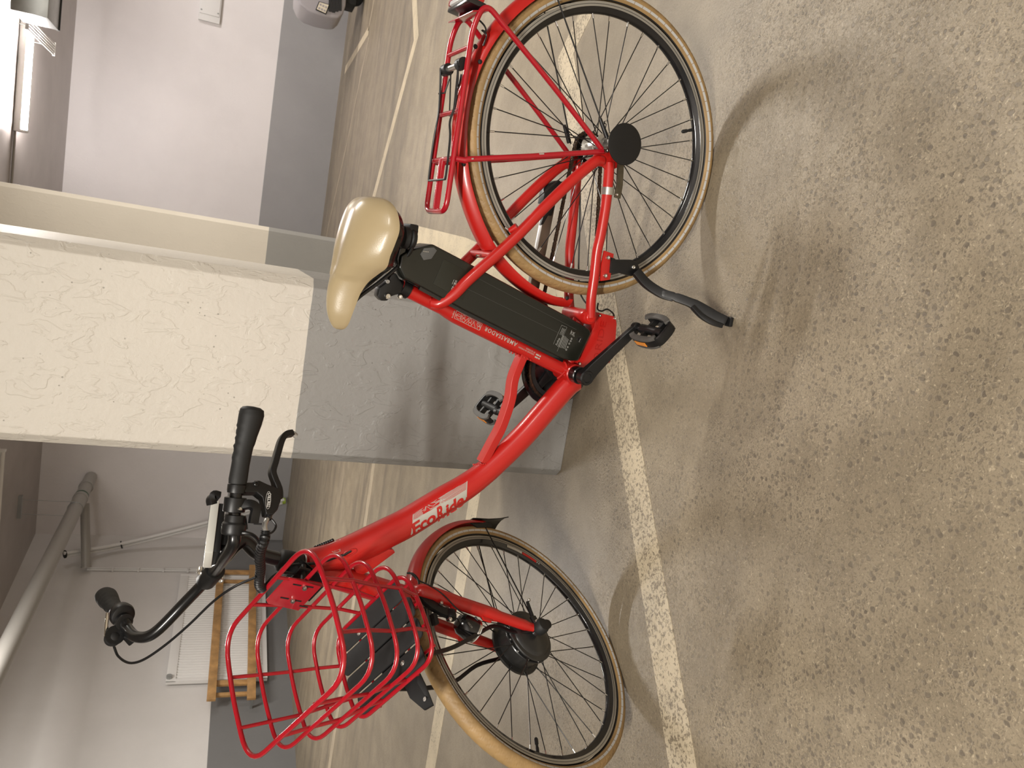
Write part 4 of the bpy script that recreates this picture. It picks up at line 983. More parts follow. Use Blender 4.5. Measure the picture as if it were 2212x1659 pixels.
vs = fl + [p - (p - FW(0, FW.loc(p).y, 0)).normalized() * .003 for p in fl]; fs = []
for o, rev in ((0, 1), (20, -1)):
    for i in range(3):
        for k in range(4): f = (o + i * 5 + k, o + i * 5 + k + 1, o + i * 5 + 6 + k, o + i * 5 + 5 + k); fs.append(f[::rev])
ed = [0, 1, 2, 3, 4, 9, 14, 19, 18, 17, 16, 15, 10, 5]
for a, b in zip(ed, ed[1:] + ed[:1]): fs.append((a, b, 20 + b, 20 + a))
mb = MB(); mb.add(vs, fs); mb.build('mud_flap', BLK, FG, smooth=40)
MB().prism([Sb(x, y, .020) for x, y in ((1015, 1131), (1058, 1129), (1062, 1140), (1030, 1141))], SL * .004).build('stay_bracket', BLK, FG, bevel=.001)
# stays of the mudguards
def stay(p, q, par, name='mudguard_stay'): return MB().tube([p, q], .0019, 8).build(name, BLKM, par)
cl_ = lambda p, q, par: (MB().tube([p, q], [.0042, .0052], 12).build('stay_clip', BLK, par))
stay(Pb(1313, 300, .078), Pb(1203, -6, .030), RG); cl_(Pb(1296, 256, .076), Pb(1311, 297, .080), RG); bolt(RG, Pb(1307.5, 264.5, .078), by_, .0042, .004)
L2 = mirror(Pb(1313, 300, .078)); stay(L2, mirror(Pb(1203, -6, .030)), RG); cl_(mirror(Pb(1296, 256, .076)), mirror(Pb(1311, 297, .080)), RG)
f0, f1 = Sb(1151, 1338, .062), Sb(1046, 1134, .020)
stay(f0, f1, FG); cl_(Sb(1139, 1300, .062), Sb(1152, 1338, .062), FG); bolt(FG, Sb(1142.5, 1296, .064), SL, .0045, .004)
def mirS(P): q = ST.loc(P); return ST(q.x, -q.y, q.z)
stay(mirS(f0), mirS(f1), FG); cl_(mirS(Sb(1139, 1300, .062)), mirS(f0), FG)

# ---- rear rack
RZ = .741; rw = .055
def RP(X, Y, Z=RZ): return BK(X, Y, Z)
xf = BK.loc(Pb(948, 458, 0)).x
loop = [RP(xf, -rw), RP(xf, rw)]
left = [RP(xf, 0), RP(xf, rw), RP(-.150, rw), RP(-.192, rw, .705), RP(-.165, .060, .664), Pb(1200, 192, .065), Pb(1298, 320, .072)]
L1 = fillet([left[0], left[1], left[2], RP(-.205, rw, .722), Pb(1105, 75, .060), Pb(1200, 192, .065), Pb(1300, 322, .072)], [0, .045, .05, .040, .06, .1, 0], 8)
RACK = MB().tube(L1, .0060, 14).build('luggage_rack', REDW, BIKE)
MB().tube([mirror(p) for p in L1], .0060, 14).build('rack_tube', REDW, RACK)
for X, r in ((BK.loc(Pb(995, 112, 0)).x, .0048), (BK.loc(Pb(968, 243, 0)).x, .0052), (BK.loc(Pb(960, 346, 0)).x, .0060)):
    MB().tube([RP(X, -rw), RP(X, rw)], r, 12).build('cross_bar', REDW, RACK)
xm = BK.loc(Pb(960, 346, 0)).x
st0 = [RP(xm, rw + .004, RZ - .004), RP(xm, rw + .010, RZ - .022), Pb(1012, 344, .068), Pb(1150, 337.5, .072), Pb(1302, 327, .076)]
for s in (1, -1):
    pth = st0 if s > 0 else [mirror(p) for p in st0]
    MB().tube(pth, [.006, .0065, .0062, .0062, .0058], 14).build('rack_leg', REDW, RACK)
for (x, y, ln) in ((1170, 332.5, 8), (1262, 329, 16), (1021, 343, 3)): MB().tube([Pb(x - ln * .6, y + .2, .0775), Pb(x + ln * .6, y - .2, .0778)], .0016, 8).build('paint_scratch', PRINT, RACK)
MB().bar([RP(xm - .004, 0, RZ + .002), RP(xf - .002, 0, RZ + .0)], .012, .0035, bz).build('centre_bar', REDW, RACK, bevel=.0015)
MB().bar([RP(xm, 0, RZ + .0055), RP(xf - .006, 0, RZ + .0045)], .0035, .0018, bz).build('centre_rib', REDW, RACK)
# spring clip of the rack
CL = MB().tube([RP(-.078, -.048, RZ + .006), RP(-.078, .048, RZ + .006)], .0065, 14).build('spring_clip', ALU, RACK)
for s in (-1, 1): MB().tube([RP(-.078, s * .050, RZ + .006), RP(-.078, s * .028, RZ + .006)], .0125, 16).build('spring_coil', BLK, CL)
wire = [RP(-.080, -.045, RZ + .018), RP(-.04, -.046, RZ + .012), RP(.005, -.043, RZ + .009), RP(.04, -.036, RZ + .012), RP(.075, -.045, RZ + .010), RP(.150, -.047, RZ + .008), RP(.158, -.040, RZ + .008)]
wire2 = [RP(p[0], p[1], p[2]) for p in ((.158, -.03, RZ + .008), (.158, .03, RZ + .008))]
w1 = smoothp(wire, 5); w2 = [mirror(p) for p in w1][::-1]
MB().tube(w1 + w2, .0024, 8).build('clip_wire', BLK, RACK)
for s in (-1, 1): MB().tube([RP(-.07, s * .018, RZ + .004), RP(.02, s * .010, RZ - .004)], .0016, 6).build('clip_spring', BLK, RACK)
for s in (-1, 1): MB().tube([RP(-.028, s * .050, RZ + .012), RP(-.03, s * .036, RZ + .004), RP(-.06, s * .030, RZ + .0)], .0018, 6).build('clip_hook', BLK, RACK)
# rear lamp plate and lamp
xt = -.188
MB().prism([RP(xt - .004, -rw - .002, .716), RP(xt - .004, rw + .004, .712), RP(xt + .008, rw + .004, .748), RP(xt + .008, -rw - .002, .752)], bx * .003).build('lamp_plate', REDW, RACK, bevel=.001)
TL = Fr(RP(xt - .012, 0, .742), by_, -bx * .95 - bz * .1, bz * .98 - bx * .08)
lampb = MB().box((0, .000, -.004), (.052, .006, .022), TL).build('tail_light', GLOSS, RACK, bevel=.004)
MB().box((0, .013, .0), (.050, .009, .021), TL).build('red_lens', RLENS, lampb, bevel=.006)
MB().box((.004, .006, .016), (.036, .005, .008), TL).build('clear_lens', CLEAR, lampb, bevel=.004)
cb_ = smoothp([RP(xt + .008, .025, .722), RP(xt + .02, .03, .705), RP(xt + .03, .03, .70), Pb(1041, 65, .028), Pb(1051, 75, .028), Pb(1048, 88, .028), Pb(1044, 99, .026)], 4)
MB().tube(cb_, .0019, 8).build('lamp_cable', BLK, RACK)

# ---- hub cover disc, kickstand, chain guard
dc = Pb(1350, 311.5, .102)
MB().lathe([(.0, .0035), (.020, .0033), (.040, .0022), (.0455, .0008), (.0462, -.0005), (.0450, -.0015), (.0, -.0015)], dc, by_, 64).build('cover_disc', BLK, W1)
MB().tube([BK(0, .060, .352), BK(0, .103, .352)], .008, 16).build('axle', PIPEM, W1)
KS = MB().prism([Pb(x, y, .072) for x, y in ((1322, 556), (1330, 561), (1365, 561), (1377, 567), (1382, 579), (1377, 592), (1364, 597), (1340, 590), (1319, 590))], -by_ * .014).build('kickstand', BLK, BIKE, bevel=.002)
MB().prism([Pb(x, y, .064) for x, y in ((1321, 554), (1331, 560), (1331, 592), (1317, 592))], -by_ * .012).build('mount_block', GLOSS, KS, bevel=.002)
bolt(KS, Pb(1368.5, 577.5, .0725), by_, .0052, .003)
foot = G(1569, 694, .012); k0 = Pb(1373, 586, .076)
kl = [k0, near(k0 * .80 + foot * .20 + V((0, .0, .0)), 1396, 612), near(k0 * .62 + foot * .38, 1428, 633), near(k0 * .5 + foot * .5, 1456, 642)]
MB().bar(smoothp(kl, 5), .0115, .0072, by_).build('kickstand_arm', BLK, KS, bevel=.003)
kf = [near(k0 * .64 + foot * .36, 1428, 634), near(k0 * .5 + foot * .5, 1462, 643), near(k0 * .32 + foot * .68, 1500, 658), near(k0 * .12 + foot * .88, 1545, 683), foot]
MB().bar(smoothp(kf, 4), [.0085] * 4 + [.011] * 4 + [.0125] * 4 + [.012] * 4 + [.011], [.008] * 17, by_).build('kickstand_leg', BLK, KS, bevel=.004)
fb = [near(k0 * .36 + foot * .64 + V((0, .012, 0)), 1495, 662), near(k0 * .24 + foot * .76 + V((0, .02, 0)), 1515, 683), near(k0 * .1 + foot * .9 + V((0, .022, 0)), 1538, 697), near(foot + V((0, .012, 0)), 1560, 704)]
MB().bar(smoothp(fb, 4), .0055, .0055, by_).build('foot_brace', BLK, KS, bevel=.002)
MB().box((foot.x, foot.y + .003, .006), (.012, .010, .0055)).build('foot', BLK, KS, bevel=.004)
YG = -.072
g0, g1 = Pb(1182, 425, YG), Pb(1137, 660, YG)
CG = MB().bar([g0, g1], .0105, .0026, bz).build('chain_guard', ALU, BIKE, bevel=.0008)
MB().bar([g0 - bz * .008 + by_ * .009, g1 - bz * .008 + by_ * .009], .0020, .0125, bz).build('guard_flange', mat('guard_brown_reflection', (.20, .155, .12), .3, metal=.5), CG, bevel=.0006)  # silver flange too: its brown reflection is put into the colour
MB().prism([Pb(x, y, YG + .012) for x, y in ((1178, 408), (1184, 399), (1200, 391), (1209, 389), (1213, 393), (1219, 391), (1217, 405), (1192, 425), (1180, 440), (1172, 440))], -by_ * .026).build('guard_end', BLK, CG, bevel=.003)
MB().prism([Pb(x, y, YG + .012) for x, y in ((1199, 445), (1192, 466), (1184, 466), (1174, 484), (1168, 487), (1176, 460), (1188, 440))], -by_ * .01).build('guard_clip', BLK, CG, bevel=.001)
MB().prism([Pb(x, y, YG + .012) for x, y in ((1140, 622), (1172, 636), (1176, 655), (1166, 672), (1130, 655))], -by_ * .026).build('guard_end', BLK, CG, bevel=.003)
MB().tube([Pb(1175, 650, YG), Pb(1200, 700, YG), Pb(1225, 770, YG)], .004, 8).build('guard_stay', BLKM, CG)
MB().tube(smoothp([Pb(1250, 366, -.066), Pb(1253, 420, -.066), Pb(1252, 500, -.062), Pb(1250, 590, -.056), Pb(1256, 640, -.05), Pb(1290, 680, -.03)], 5), .0022, 8).build('shift_cable', BLK, BIKE)
MB().tube(smoothp([Pb(1292, 655, .01), Pb(1291, 668, .02), Pb(1300, 672, .02), Pb(1312, 668, .02), Pb(1325, 678, .015), Pb(1326, 690, .01)], 5), .0021, 8).build('motor_cable', BLK, BIKE)

# ---- fork
FK = MB().tube([ST(0, 0, .372), ST(0, 0, .345)], [.0265, .0275], 28).build('fork', RED, BIKE)
for s in (1, -1):
    MB().tube(smoothp([ST(-.002, s * .012, .350), ST(.0, s * .030, .352), ST(.003, s * .043, .335), ST(.010, s * .049, .25), ST(.016, s * .053, .12), ST(.0215, s * .0565, .03), ST(.0235, s * .058, .012)], 6), [.0185] * 6 + [.0182] * 6 + [.0175] * 6 + [.0165] * 6 + [.0135] * 6 + [.0115] * 6 + [.009], 22).build('fork_leg', RED, FK)
    MB().bar([ST(.0235, s * .058, .018), ST(.0248, s * .058, -.014)], .009, .0035, SL).build('fork_end', RED, FK, bevel=.002)
    MB().tube([ST(.012, s * .045, .262), ST(.035, s * .046, .262)], .0085, 14).build('brake_boss', RED, FK)
    MB().prism([ST(.012, s * .050 + .004, .185), ST(.040, s * .050 + .004, .175), ST(.040, s * .050 + .004, .150), ST(.012, s * .050 + .004, .135)], SL * (-.006)).build('mount_lug', RED, FK, bevel=.002)
# motor hub in the front wheel
MH = MB().lathe([(.0, -.066), (.010, -.066), (.011, -.045), (.040, -.043), (.061, -.038), (.063, -.036), (.076, -.0345), (.077, -.031), (.076, -.0275), (.063, -.026), (.0625, .012), (.0695, .0135), (.0705, .016), (.0695, .0185), (.0625, .020),
                 (.0620, .024), (.0695, .0255), (.0705, .0285), (.069, .031), (.060, .033), (.057, .037), (.048, .042), (.020, .046), (.012, .048), (.010, .066), (.0, .066)], FH, SL, 64).build('motor_hub', mat('motor_black', (.018, .018, .018), .34, coat=.25), W2, smooth=30)
for k in range(0, 12):
    a = 2 * PI * k / 12 + .2; bolt(MH, FW(.066 * math.cos(a), .0185, .066 * math.sin(a)), SL, .0025, .002, PIPEM, 'flange_screw')
MB().lathe([(.018, .060), (.0195, .066), (.0195, .080), (.0165, .0865), (.0, .088)], FH, SL, 24).build('axle_nut_cover', RUB, W2, bevel=.001)
MB().lathe([(.0125, 0), (.0125, .014), (.009, .018), (.0, .018)], Sb(1176, 1353, .052), SL, 18).build('cable_boot', RUB, W2)
MB().lathe([(.006, 0), (.0115, .002), (.0115, .005), (.006, .006)], FH + SL * .048, SL, 24).build('red_washer', RLENS, W2)
bolt(FK, Sb(1158.5, 1341.8, .074), SL, .0045, .005)
MB().bar([Sb(1150, 1332, .066), Sb(1158, 1345, .068), Sb(1168, 1356, .068)], .009, .004, SL).build('torque_washer', BLK, FK, bevel=.001)
# brake arm, pads, bolt
for s in (1, -1):
    mv = (lambda P: P) if s > 0 else mirS
    arm = MB().bar([mv(p) for p in smoothp([Sb(982, 1328, .046), Sb(958, 1322, .044), Sb(930, 1306, .040), Sb(912, 1290, .036), Sb(900, 1280, .030)], 4)], .0115, .0065, SL).build('brake_arm', BLK, FK, bevel=.003)
    MB().lathe([(.0, -.012), (.0125, -.012), (.0135, 0), (.0125, .010), (.0, .012)], mv(Sb(974, 1330, .046)), SF, 20).build('brake_pivot', BLK, arm, bevel=.001)
    MB().bar([mv(Sb(935, 1326, .034)), mv(Sb(941, 1350, .030))], .006, .008, SL).build('brake_pad', RUB, arm, bevel=.002)
bolt(FK, Sb(953, 1304.5, .052), SL * .7 + SU * .3, .0052, .007)
MB().lathe([(.0055, 0), (.0055, .006), (.003, .009), (.0, .009)], Sb(969, 1340, .054), -SU * .2 + SL, 16).build('pivot_screw', STEEL, FK)
MB().tube(smoothp([ST(.03, .0, .352), ST(.036, .030, .33), ST(.035, .034, .30), ST(.03, .0, .29), ST(.035, -.034, .30)], 5), .0022, 8).build('brake_cable', BLK, FK)
cabf = [Sb(884, 1236, .02), Sb(892, 1243, .032), Sb(905, 1254, .045), Sb(930, 1266, .060), Sb(958, 1285, .064), Sb(980, 1308, .066), Sb(993, 1320, .064), Sb(1006, 1328, .055)]
MB().tube(smoothp(cabf, 5), .0017, 8).build('lamp_cable', BLK, FK)
MB().tube(smoothp([Sb(880, 1238, .018), Sb(893, 1240, .038), Sb(903, 1252, .046), Sb(905, 1266, .046), Sb(902, 1279, .038)], 5), .0024, 8).build('cable_tie', BLK, FK)
# headlight
HL0 = Sb(1013, 1357, .012)
HF = Fr(HL0, (SF * .86 - SU * .42 + SL * 0), SL, (SU * .86 + SF * .42))
HLb = MB().lathe([(.006, -.036), (.018, -.034), (.026, -.024), (.0285, -.005), (.0295, .012), (.0300, .016)], HL0, (Sb(1045, 1372, .012) - Sb(988, 1338, .012)).normalized(), 32).build('headlight', GLOSS, BIKE)
hd = (Sb(1045, 1372, .012) - Sb(988, 1338, .012)).normalized()
MB().lathe([(.0295, .016), (.0275, .022), (.018, .027), (.0, .029)], HL0, hd, 32).build('clear_lens', CLEAR, HLb)
MB().lathe([(.0300, .013), (.0308, .0155), (.0300, .018)], HL0, hd, 32).build('chrome_rim', STEEL, HLb)
MB().bar([HL0 - hd * .01, Sb(1031, 1336, .040)], .006, .004, SL).build('lamp_bracket', BLK, HLb, bevel=.001)
MB().tube([Sb(1006, 1328, .045), HL0 - hd * .03], .004, 8).build('cable_gland', BLK, HLb)
decal('lamp_lettering', PIPEM, HLb, [letter_row('OSCAR', (1010, 1346), (9.5, 11.5), (2.6, -2.4), 0, .0)], lambda x, y: Sb(x, y, .0425), 30)

# ---- basket carrier and basket (turn with the front wheel)
KP = -.32
def RGP(a, b, c0): return ST(a, b, c0 + KP * a)
def Sp(x, y, c0):                                       # point of a ring plane seen at a pixel
    N = SU - SF * KP; return onplane(x, y, ST(0, 0, c0), N)
RINGS = [(.745, .085, .350, .194, .0052, .065), (.675, .071, .324, .190, .0046, .062), (.605, .060, .300, .179, .0046, .060), (.540, .050, .268, .171, .0046, .058), (.485, .050, .243, .154, .0050, .055)]
BASK = None
def ringpath(c0, a0, a1, w_, r): return fillet([RGP(a0, -w_ * .93, c0), RGP(a0, w_ * .93, c0), RGP((a0 + a1) / 2, w_, c0), RGP(a1, w_ * .96, c0), RGP(a1, -w_ * .96, c0), RGP((a0 + a1) / 2, -w_, c0)], [r, r, .03, r * 1.25, r * 1.25, .03], 7, True)
for i, (c0, a0, a1, w_, rad, cr) in enumerate(RINGS):
    pth = ringpath(c0, a0, a1, w_, cr); mb = MB().tube(pth, rad, 12, closed=True)
    if BASK is None: BASK = mb.build('basket', REDW, BIKE)
    else: mb.build('ring_wire', REDW, BASK)
def upr(pts, r=.0036, nm='upright_wire'):
    return MB().tube(pts, r, 10).build(nm, REDW, BASK)
for b in (-.052, .052): upr([RGP(a0 + .003, b * (1 - .1 * i), c0) for i, (c0, a0, a1, w_, _, _) in enumerate(RINGS)], .0040)
for b in (-.065, .065): upr([RGP(a1 - .003, b * (1 - .08 * i), c0) for i, (c0, a0, a1, w_, _, _) in enumerate(RINGS)], .0040)
for s in (-1, 1):
    for t in (.33, .72): upr([RGP(a0 + (a1 - a0) * t, s * (w_ - .003) * (1.0 if t < .6 else .985), c0) for i, (c0, a0, a1, w_, _, _) in enumerate(RINGS)], .0040)
c0, a0, a1, w_, _, _ = RINGS[-1]
for k in range(4):
    a = a0 + .030 + k * .047; upr([RGP(a, -w_ + .004, c0 - .002), RGP(a, w_ - .004, c0 - .002)], .0034, 'floor_wire')
for b in (-.07, .07): upr([RGP(a0, b, c0 - .008), RGP(a1, b, c0 - .008)], .0034, 'floor_wire')
for k in range(4):
    lo = a0 + .010 + k * .0465; hi = lo + .0415; w2_ = w_ - .016 - (.018 if k in (0, 3) else 0)
    MB().prism(fillet([RGP(lo, -w2_, c0 + .003), RGP(lo, w2_, c0 + .003), RGP(hi, w2_ + (.012 if k == 0 else -.012 if k == 3 else 0) * 0, c0 + .003), RGP(hi, -w2_, c0 + .003)], .012, 4, True), SU * .004).build('floor_board', MATB, BASK, bevel=.001)
for (x, y) in ((776, 1367.5), (870, 1432.5), (852, 1366.5)): bolt(BASK, Sp(x, y, c0 + .0072), SU, .0062, .003, ALU)
# punched back plate with slots and two bolts
AP = .0835
pl = [Sa(x, y, AP) for x, y in ((612, 1238), (634, 1246), (698, 1257), (651, 1315), (581, 1302), (620, 1262))]
u_ = lambda b, c: ST(AP, b, c)
MB().prism([u_(.058, .694), u_(.058, .622), u_(-.036, .622), u_(-.040, .690), u_(-.030, .700), u_(.045, .700)], SF * .0025).build('back_plate', REDW, BASK, bevel=.0008)
for x, y in ((642, 1263.5), (668, 1267.5), (615, 1292), (642, 1297.5), (656, 1310)):
    MB().bar([Sa(x - 9, y - 1.6, AP + .0027), Sa(x + 9, y + 1.6, AP + .0027)], .0022, .0004, SF).build('slot', RUB, BASK)
for x, y in ((658, 1269), (632.5, 1296.5)): bolt(BASK, Sa(x, y, AP + .003), SF, .0058, .006)
MB().bar([ST(.045, -.03, .655), ST(.045, .05, .655)], .012, .003, SF).build('mount_bar', BLK, BASK, bevel=.001)
for b in (-.01, .04): MB().tube([ST(.030, b, .655), ST(AP, b, .655)], .006, 10).build('spacer', BLK, BASK)
MB().prism([ST(.020, -.025, .660), ST(.060, -.03, .600), ST(.060, .05, .600), ST(.020, .045, .660)], SU * .003).build('mount_bracket', BLK, BASK)
CAR = MB().prism([RGP(a0 + .02, -.05, c0 - .020), RGP(a0 + .02, .05, c0 - .020), RGP(a1 - .01, .04, c0 - .020), RGP(a1 - .01, -.04, c0 - .020)], SU * .004).build('front_carrier', BLK, BIKE, bevel=.001)
MB().prism([RGP(.22, .012, c0 - .018), RGP(.26, .012, c0 - .024), RGP(.285, .02, c0 - .045), RGP(.285, .045, c0 - .05), RGP(.255, .062, c0 - .03), RGP(.20, .062, c0 - .02)], SU * .004).build('carrier_plate', BLK, CAR, bevel=.002)
bolt(CAR, RGP(.272, .040, c0 - .034), SU, .005, .002, PIPEM)
for s in (1, -1):
    top = RGP(a1 - .03, s * .045, c0 - .018)
    pth = [top, ST(.185, s * .052, .285), ST(.150, s * .058, .20), ST(.085, s * .064, .115), ST(.045, s * .066, .03), ST(.026, s * .068, .002)]
    if s > 0: pth = [near(top, 922, 1414), near(ST(.17, .055, .24), 960, 1405), near(ST(.145, .058, .18), 990, 1393), near(ST(.10, .062, .12), 1030, 1371), near(ST(.060, .066, .055), 1068, 1352), near(ST(.04, .068, .02), 1110, 1366), near(ST(.026, .068, .004), 1155, 1361)]
    MB().bar(smoothp(pth, 4), .0048, .0028, SL).build('carrier_stay', BLK, CAR, bevel=.0008)
MB().tube([ST(.02, 0, .40), RGP(.08, 0, c0 - .018)], .006, 10).build('carrier_arm', BLK, CAR)

# ---- handlebar, stem, levers, display
HB_ = [near(ST(-.035, .329, .941), 533, 885), near(ST(.06, .238, .907), 512, 1045), near(ST(.118, .200, .885), 506, 1130), near(ST(.140, .183, .878), 505, 1172), near(ST(.13, .12, .862), 484, 1205), near(ST(.087, .0, .836), 455, 1243),
       near(ST(.12, -.1, .850), 402, 1299), near(ST(.14, -.165, .874), 335, 1366), near(ST(.135, -.20, .882), 297, 1376), near(ST(.09, -.225, .895), 275, 1358), near(ST(.06, -.238, .907), 264, 1332), near(ST(-.035, -.329, .941), 217, 1288)]
hp = smoothp(HB_, 7); rad = [.0112] * len(hp)
for i in range(len(hp)):
    if (hp[i] - HB_[5]).length < .035: rad[i] = .0128
HBR = MB().tube(hp, rad, 22).build('handlebar', BLKM, BIKE)
stm = [ST(0, 0, .690), ST(0, 0, .740), near(ST(.004, 0, .775), 522, 1168), near(ST(.035, 0, .81), 482, 1205), ST(.075, 0, .832)]
STM = MB().tube(smoothp(stm, 6), [.0155] * 6 + [.0155] * 6 + [.016] * 6 + [.0155] * 6 + [.016], 24).build('stem', BLKM, HBR)
MB().lathe([(.0255, 0), (.0260, .004), (.0255, .030), (.0235, .048), (.0165, .054)], ST(0, 0, .642), SU, 30).build('headset_cap', RUB, BIKE, smooth=50)
MB().lathe([(.0265, .0), (.0265, .006), (.024, .008)], ST(0, 0, .636), SU, 30).build('headset_ring', PIPEM, BIKE)
hbd = (HB_[6] - HB_[4]).normalized()
MB().tube([HB_[5] - hbd * .026, HB_[5] + hbd * .026], [.0195, .0195], 24).build('stem_clamp', BLK, HBR, bevel=.002)
for q, ax in (((432, 1236), (-.2)), ((477, 1252.5), .2)):
    P = near(HB_[5] + SL * .01, *q); r_ = (P - CAM).normalized()
    MB().lathe([(.0055, -.014), (.0055, .002), (.0045, .004), (.0028, .004), (.0028, .0), (.0, .0)], P, (SF * .8 - r_ * .6), 16).build('clamp_bolt', STEEL, HBR)
for s, i0, i1, end in ((1, 1, 0, 0), (-1, 10, 11, 0)):
    A_, B_ = HB_[i0], HB_[i1]; d_ = (B_ - A_).normalized(); L = (B_ - A_).length
    dn = (V((0, 0, -1)) - d_ * d_.dot(V((0, 0, -1)))).normalized(); sd = d_.cross(dn)
    prof = [(0.0, .0150, 0), (.06, .0158, .000), (.25, .0152, .001), (.45, .0162, .002), (.62, .0180, .004), (.78, .0205, .0065), (.90, .0215, .0080), (.97, .0200, .0080), (1.0, .0150, .0070), (1.012, .006, .006)]
    vs = []; fs = []; NG = 28; rows = []
    for i in range(len(prof) - 1):
        for k in range(5): t = k / 5; rows.append(tuple(prof[i][j] * (1 - t) + prof[i + 1][j] * t for j in range(3)))
    rows.append(prof[-1])
    for (t, r, o) in rows:
        c = A_ + d_ * L * t * 1.04 + dn * o * .9
        for k in range(NG):
            a = 2 * PI * k / NG; w1_ = math.cos(a); rr = r * (1 + (.10 if t > .5 else .05) * w1_)
            if .25 < t < .75 and w1_ < -.35: rr += .0009 * math.sin(t * 120)
            vs.append(c + (dn * math.cos(a) * 1.05 + sd * math.sin(a) * (.88 if t < .6 else .95)) * rr)
    for i in range(len(rows) - 1):
        for k in range(NG): fs.append((i * NG + k, i * NG + (k + 1) % NG, (i + 1) * NG + (k + 1) % NG, (i + 1) * NG + k))
    fs += [tuple(range(NG))[::-1], tuple((len(rows) - 1) * NG + k for k in range(NG))]
    mb = MB(); mb.add(vs, fs); mb.build('grip', RUB, HBR, smooth=60)
# left lever group, placed around the bar
def HBat(x, y, k=1): return near(HB_[k], x, y)
bd_ = (HB_[0] - HB_[1]).normalized()
DN = (V((0, 0, -1)) - bd_ * bd_.dot(V((0, 0, -1)))).normalized()
c1 = near(HB_[1] * .93 + HB_[2] * .07, 511, 1056)
LV = MB().tube([c1 - bd_ * .007, c1 + bd_ * .008], .0165, 24).build('brake_lever', BLK, HBR, bevel=.001)
def LP(x, y, off=0.0): return onplane(x, y, c1 + SL * off, (SL + SF * .25).normalized())        # plane of the lever body
LN = (SL + SF * .25).normalized()
body = [LP(x, y) for x, y in ((500, 1047), (541, 1046), (545, 1042), (556, 1042), (573, 1050), (604, 1062), (602, 1085), (595, 1105), (585, 1116), (570, 1114), (566, 1095), (562, 1077), (550, 1067), (535, 1067), (500, 1067))]
MB().prism([p - LN * .010 for p in body], LN * .020).build('lever_body', BLK, LV, bevel=.0035, bseg=3)
bolt(LV, LP(548, 1050, .0) + LN * .0105, LN, .0052, .003, BLKM)
lev = [LP(602, 1078), LP(601, 1060), LP(594, 1040), LP(588, 1020), LP(593, 1000), LP(600, 975), LP(608, 950), LP(618, 939), LP(632, 936)]
MB().bar(smoothp(lev, 5), .0062, [.0085] * 10 + [.0075] * 31, LN).build('lever_blade', BLK, LV, bevel=.0025, bseg=3)
MB().lathe([(.0, -.0015), (.0055, -.0015), (.0055, .0085), (.0, .0085)], LP(633, 936.5), -LN * .4 + SU * -.9, 16).build('lever_tip', PIPEM, LV)
T = []
for k in range(22):
    a, b = 2 * PI * k / 22, 2 * PI * (k + 1) / 22; e = lambda t: (579.5 + 5.3 * math.cos(t) + 1.2 * math.sin(t) * -1, 1080.5 + 19 * math.sin(t))
    T.append(stroke(e(a), e(b), .7))
T.append(letter_row('TEKTRO', (583.3, 1096), (2.9 * .8, -31), (-7.0, -.6), .0, .03))
decal('lever_lettering', mat('white_print', (.72, .72, .70), .4), LV, T, lambda x, y: onplane(x, y, c1 + LN * .0112, LN), 30)
# cable adjuster, wrapped cable bundle
MB().tube([LP(583, 1108), LP(580, 1122)], [.0062, .0050], 14).build('cable_adjuster', GLOSS, LV)
def LQ(x, y, o=0.0): return onplane(x, y, c1 + SL * o, SL)
MB().tube(smoothp([LP(578, 1120), LP(573, 1130), LP(572, 1140), LP(575, 1150)], 4), .0045, 10).build('cable_boot', ALU, LV)
BND = [near(ST(.17, .24, .82), *q) for q in ((574, 1146), (573, 1158), (569, 1172))] + [near(ST(.14, .19, .80), 563, 1190), near(ST(.12, .15, .78), 561, 1210), near(ST(.09, .11, .76), 563, 1226), near(ST(.06, .08, .745), 561, 1245), near(ST(.04, .06, .73), 560, 1262), near(ST(.03, .05, .72), 566, 1272)]
bnd = smoothp(BND, 14); br_ = [.0078 + .0016 * (i / len(bnd)) + .0011 * (1 if i % 4 < 2 else -1) for i in range(len(bnd))]
MB().tube(bnd, br_, 14).build('cable_sleeve', BLK, HBR, smooth=20)
MB().tube(smoothp([bnd[-1], near(ST(.03, .04, .71), 590, 1234 + 20), near(ST(.03, .03, .70), 612, 1226), near(ST(.02, .03, .68), 640, 1219), near(ST(.0, .033, .66), 690, 1216), dsf(722, 1205), dsf(742, 1199), dsf(758, 1190)], 6), .0030, 8).build('cable', BLK, HBR)
MB().tube(smoothp([bnd[-3], near(ST(.05, .03, .72), 600, 1238), near(ST(.04, .02, .69), 640, 1240), near(ST(.03, .03, .60), 700, 1252)], 6), .0026, 8).build('cable', BLK, HBR)
MB().tube(smoothp([LP(584, 1119), LP(592, 1128), LP(596, 1137), LP(590, 1148), LP(577, 1155)], 5), .0022, 8).build('cable', BLK, HBR)
MB().tube(smoothp([near(HB_[3], 500, 1153), near(ST(.15, .2, .86), 530, 1151), near(ST(.15, .2, .84), 548, 1157), near(ST(.14, .19, .82), 560, 1170)], 5), .0034, 8).build('cable', BLK, HBR)
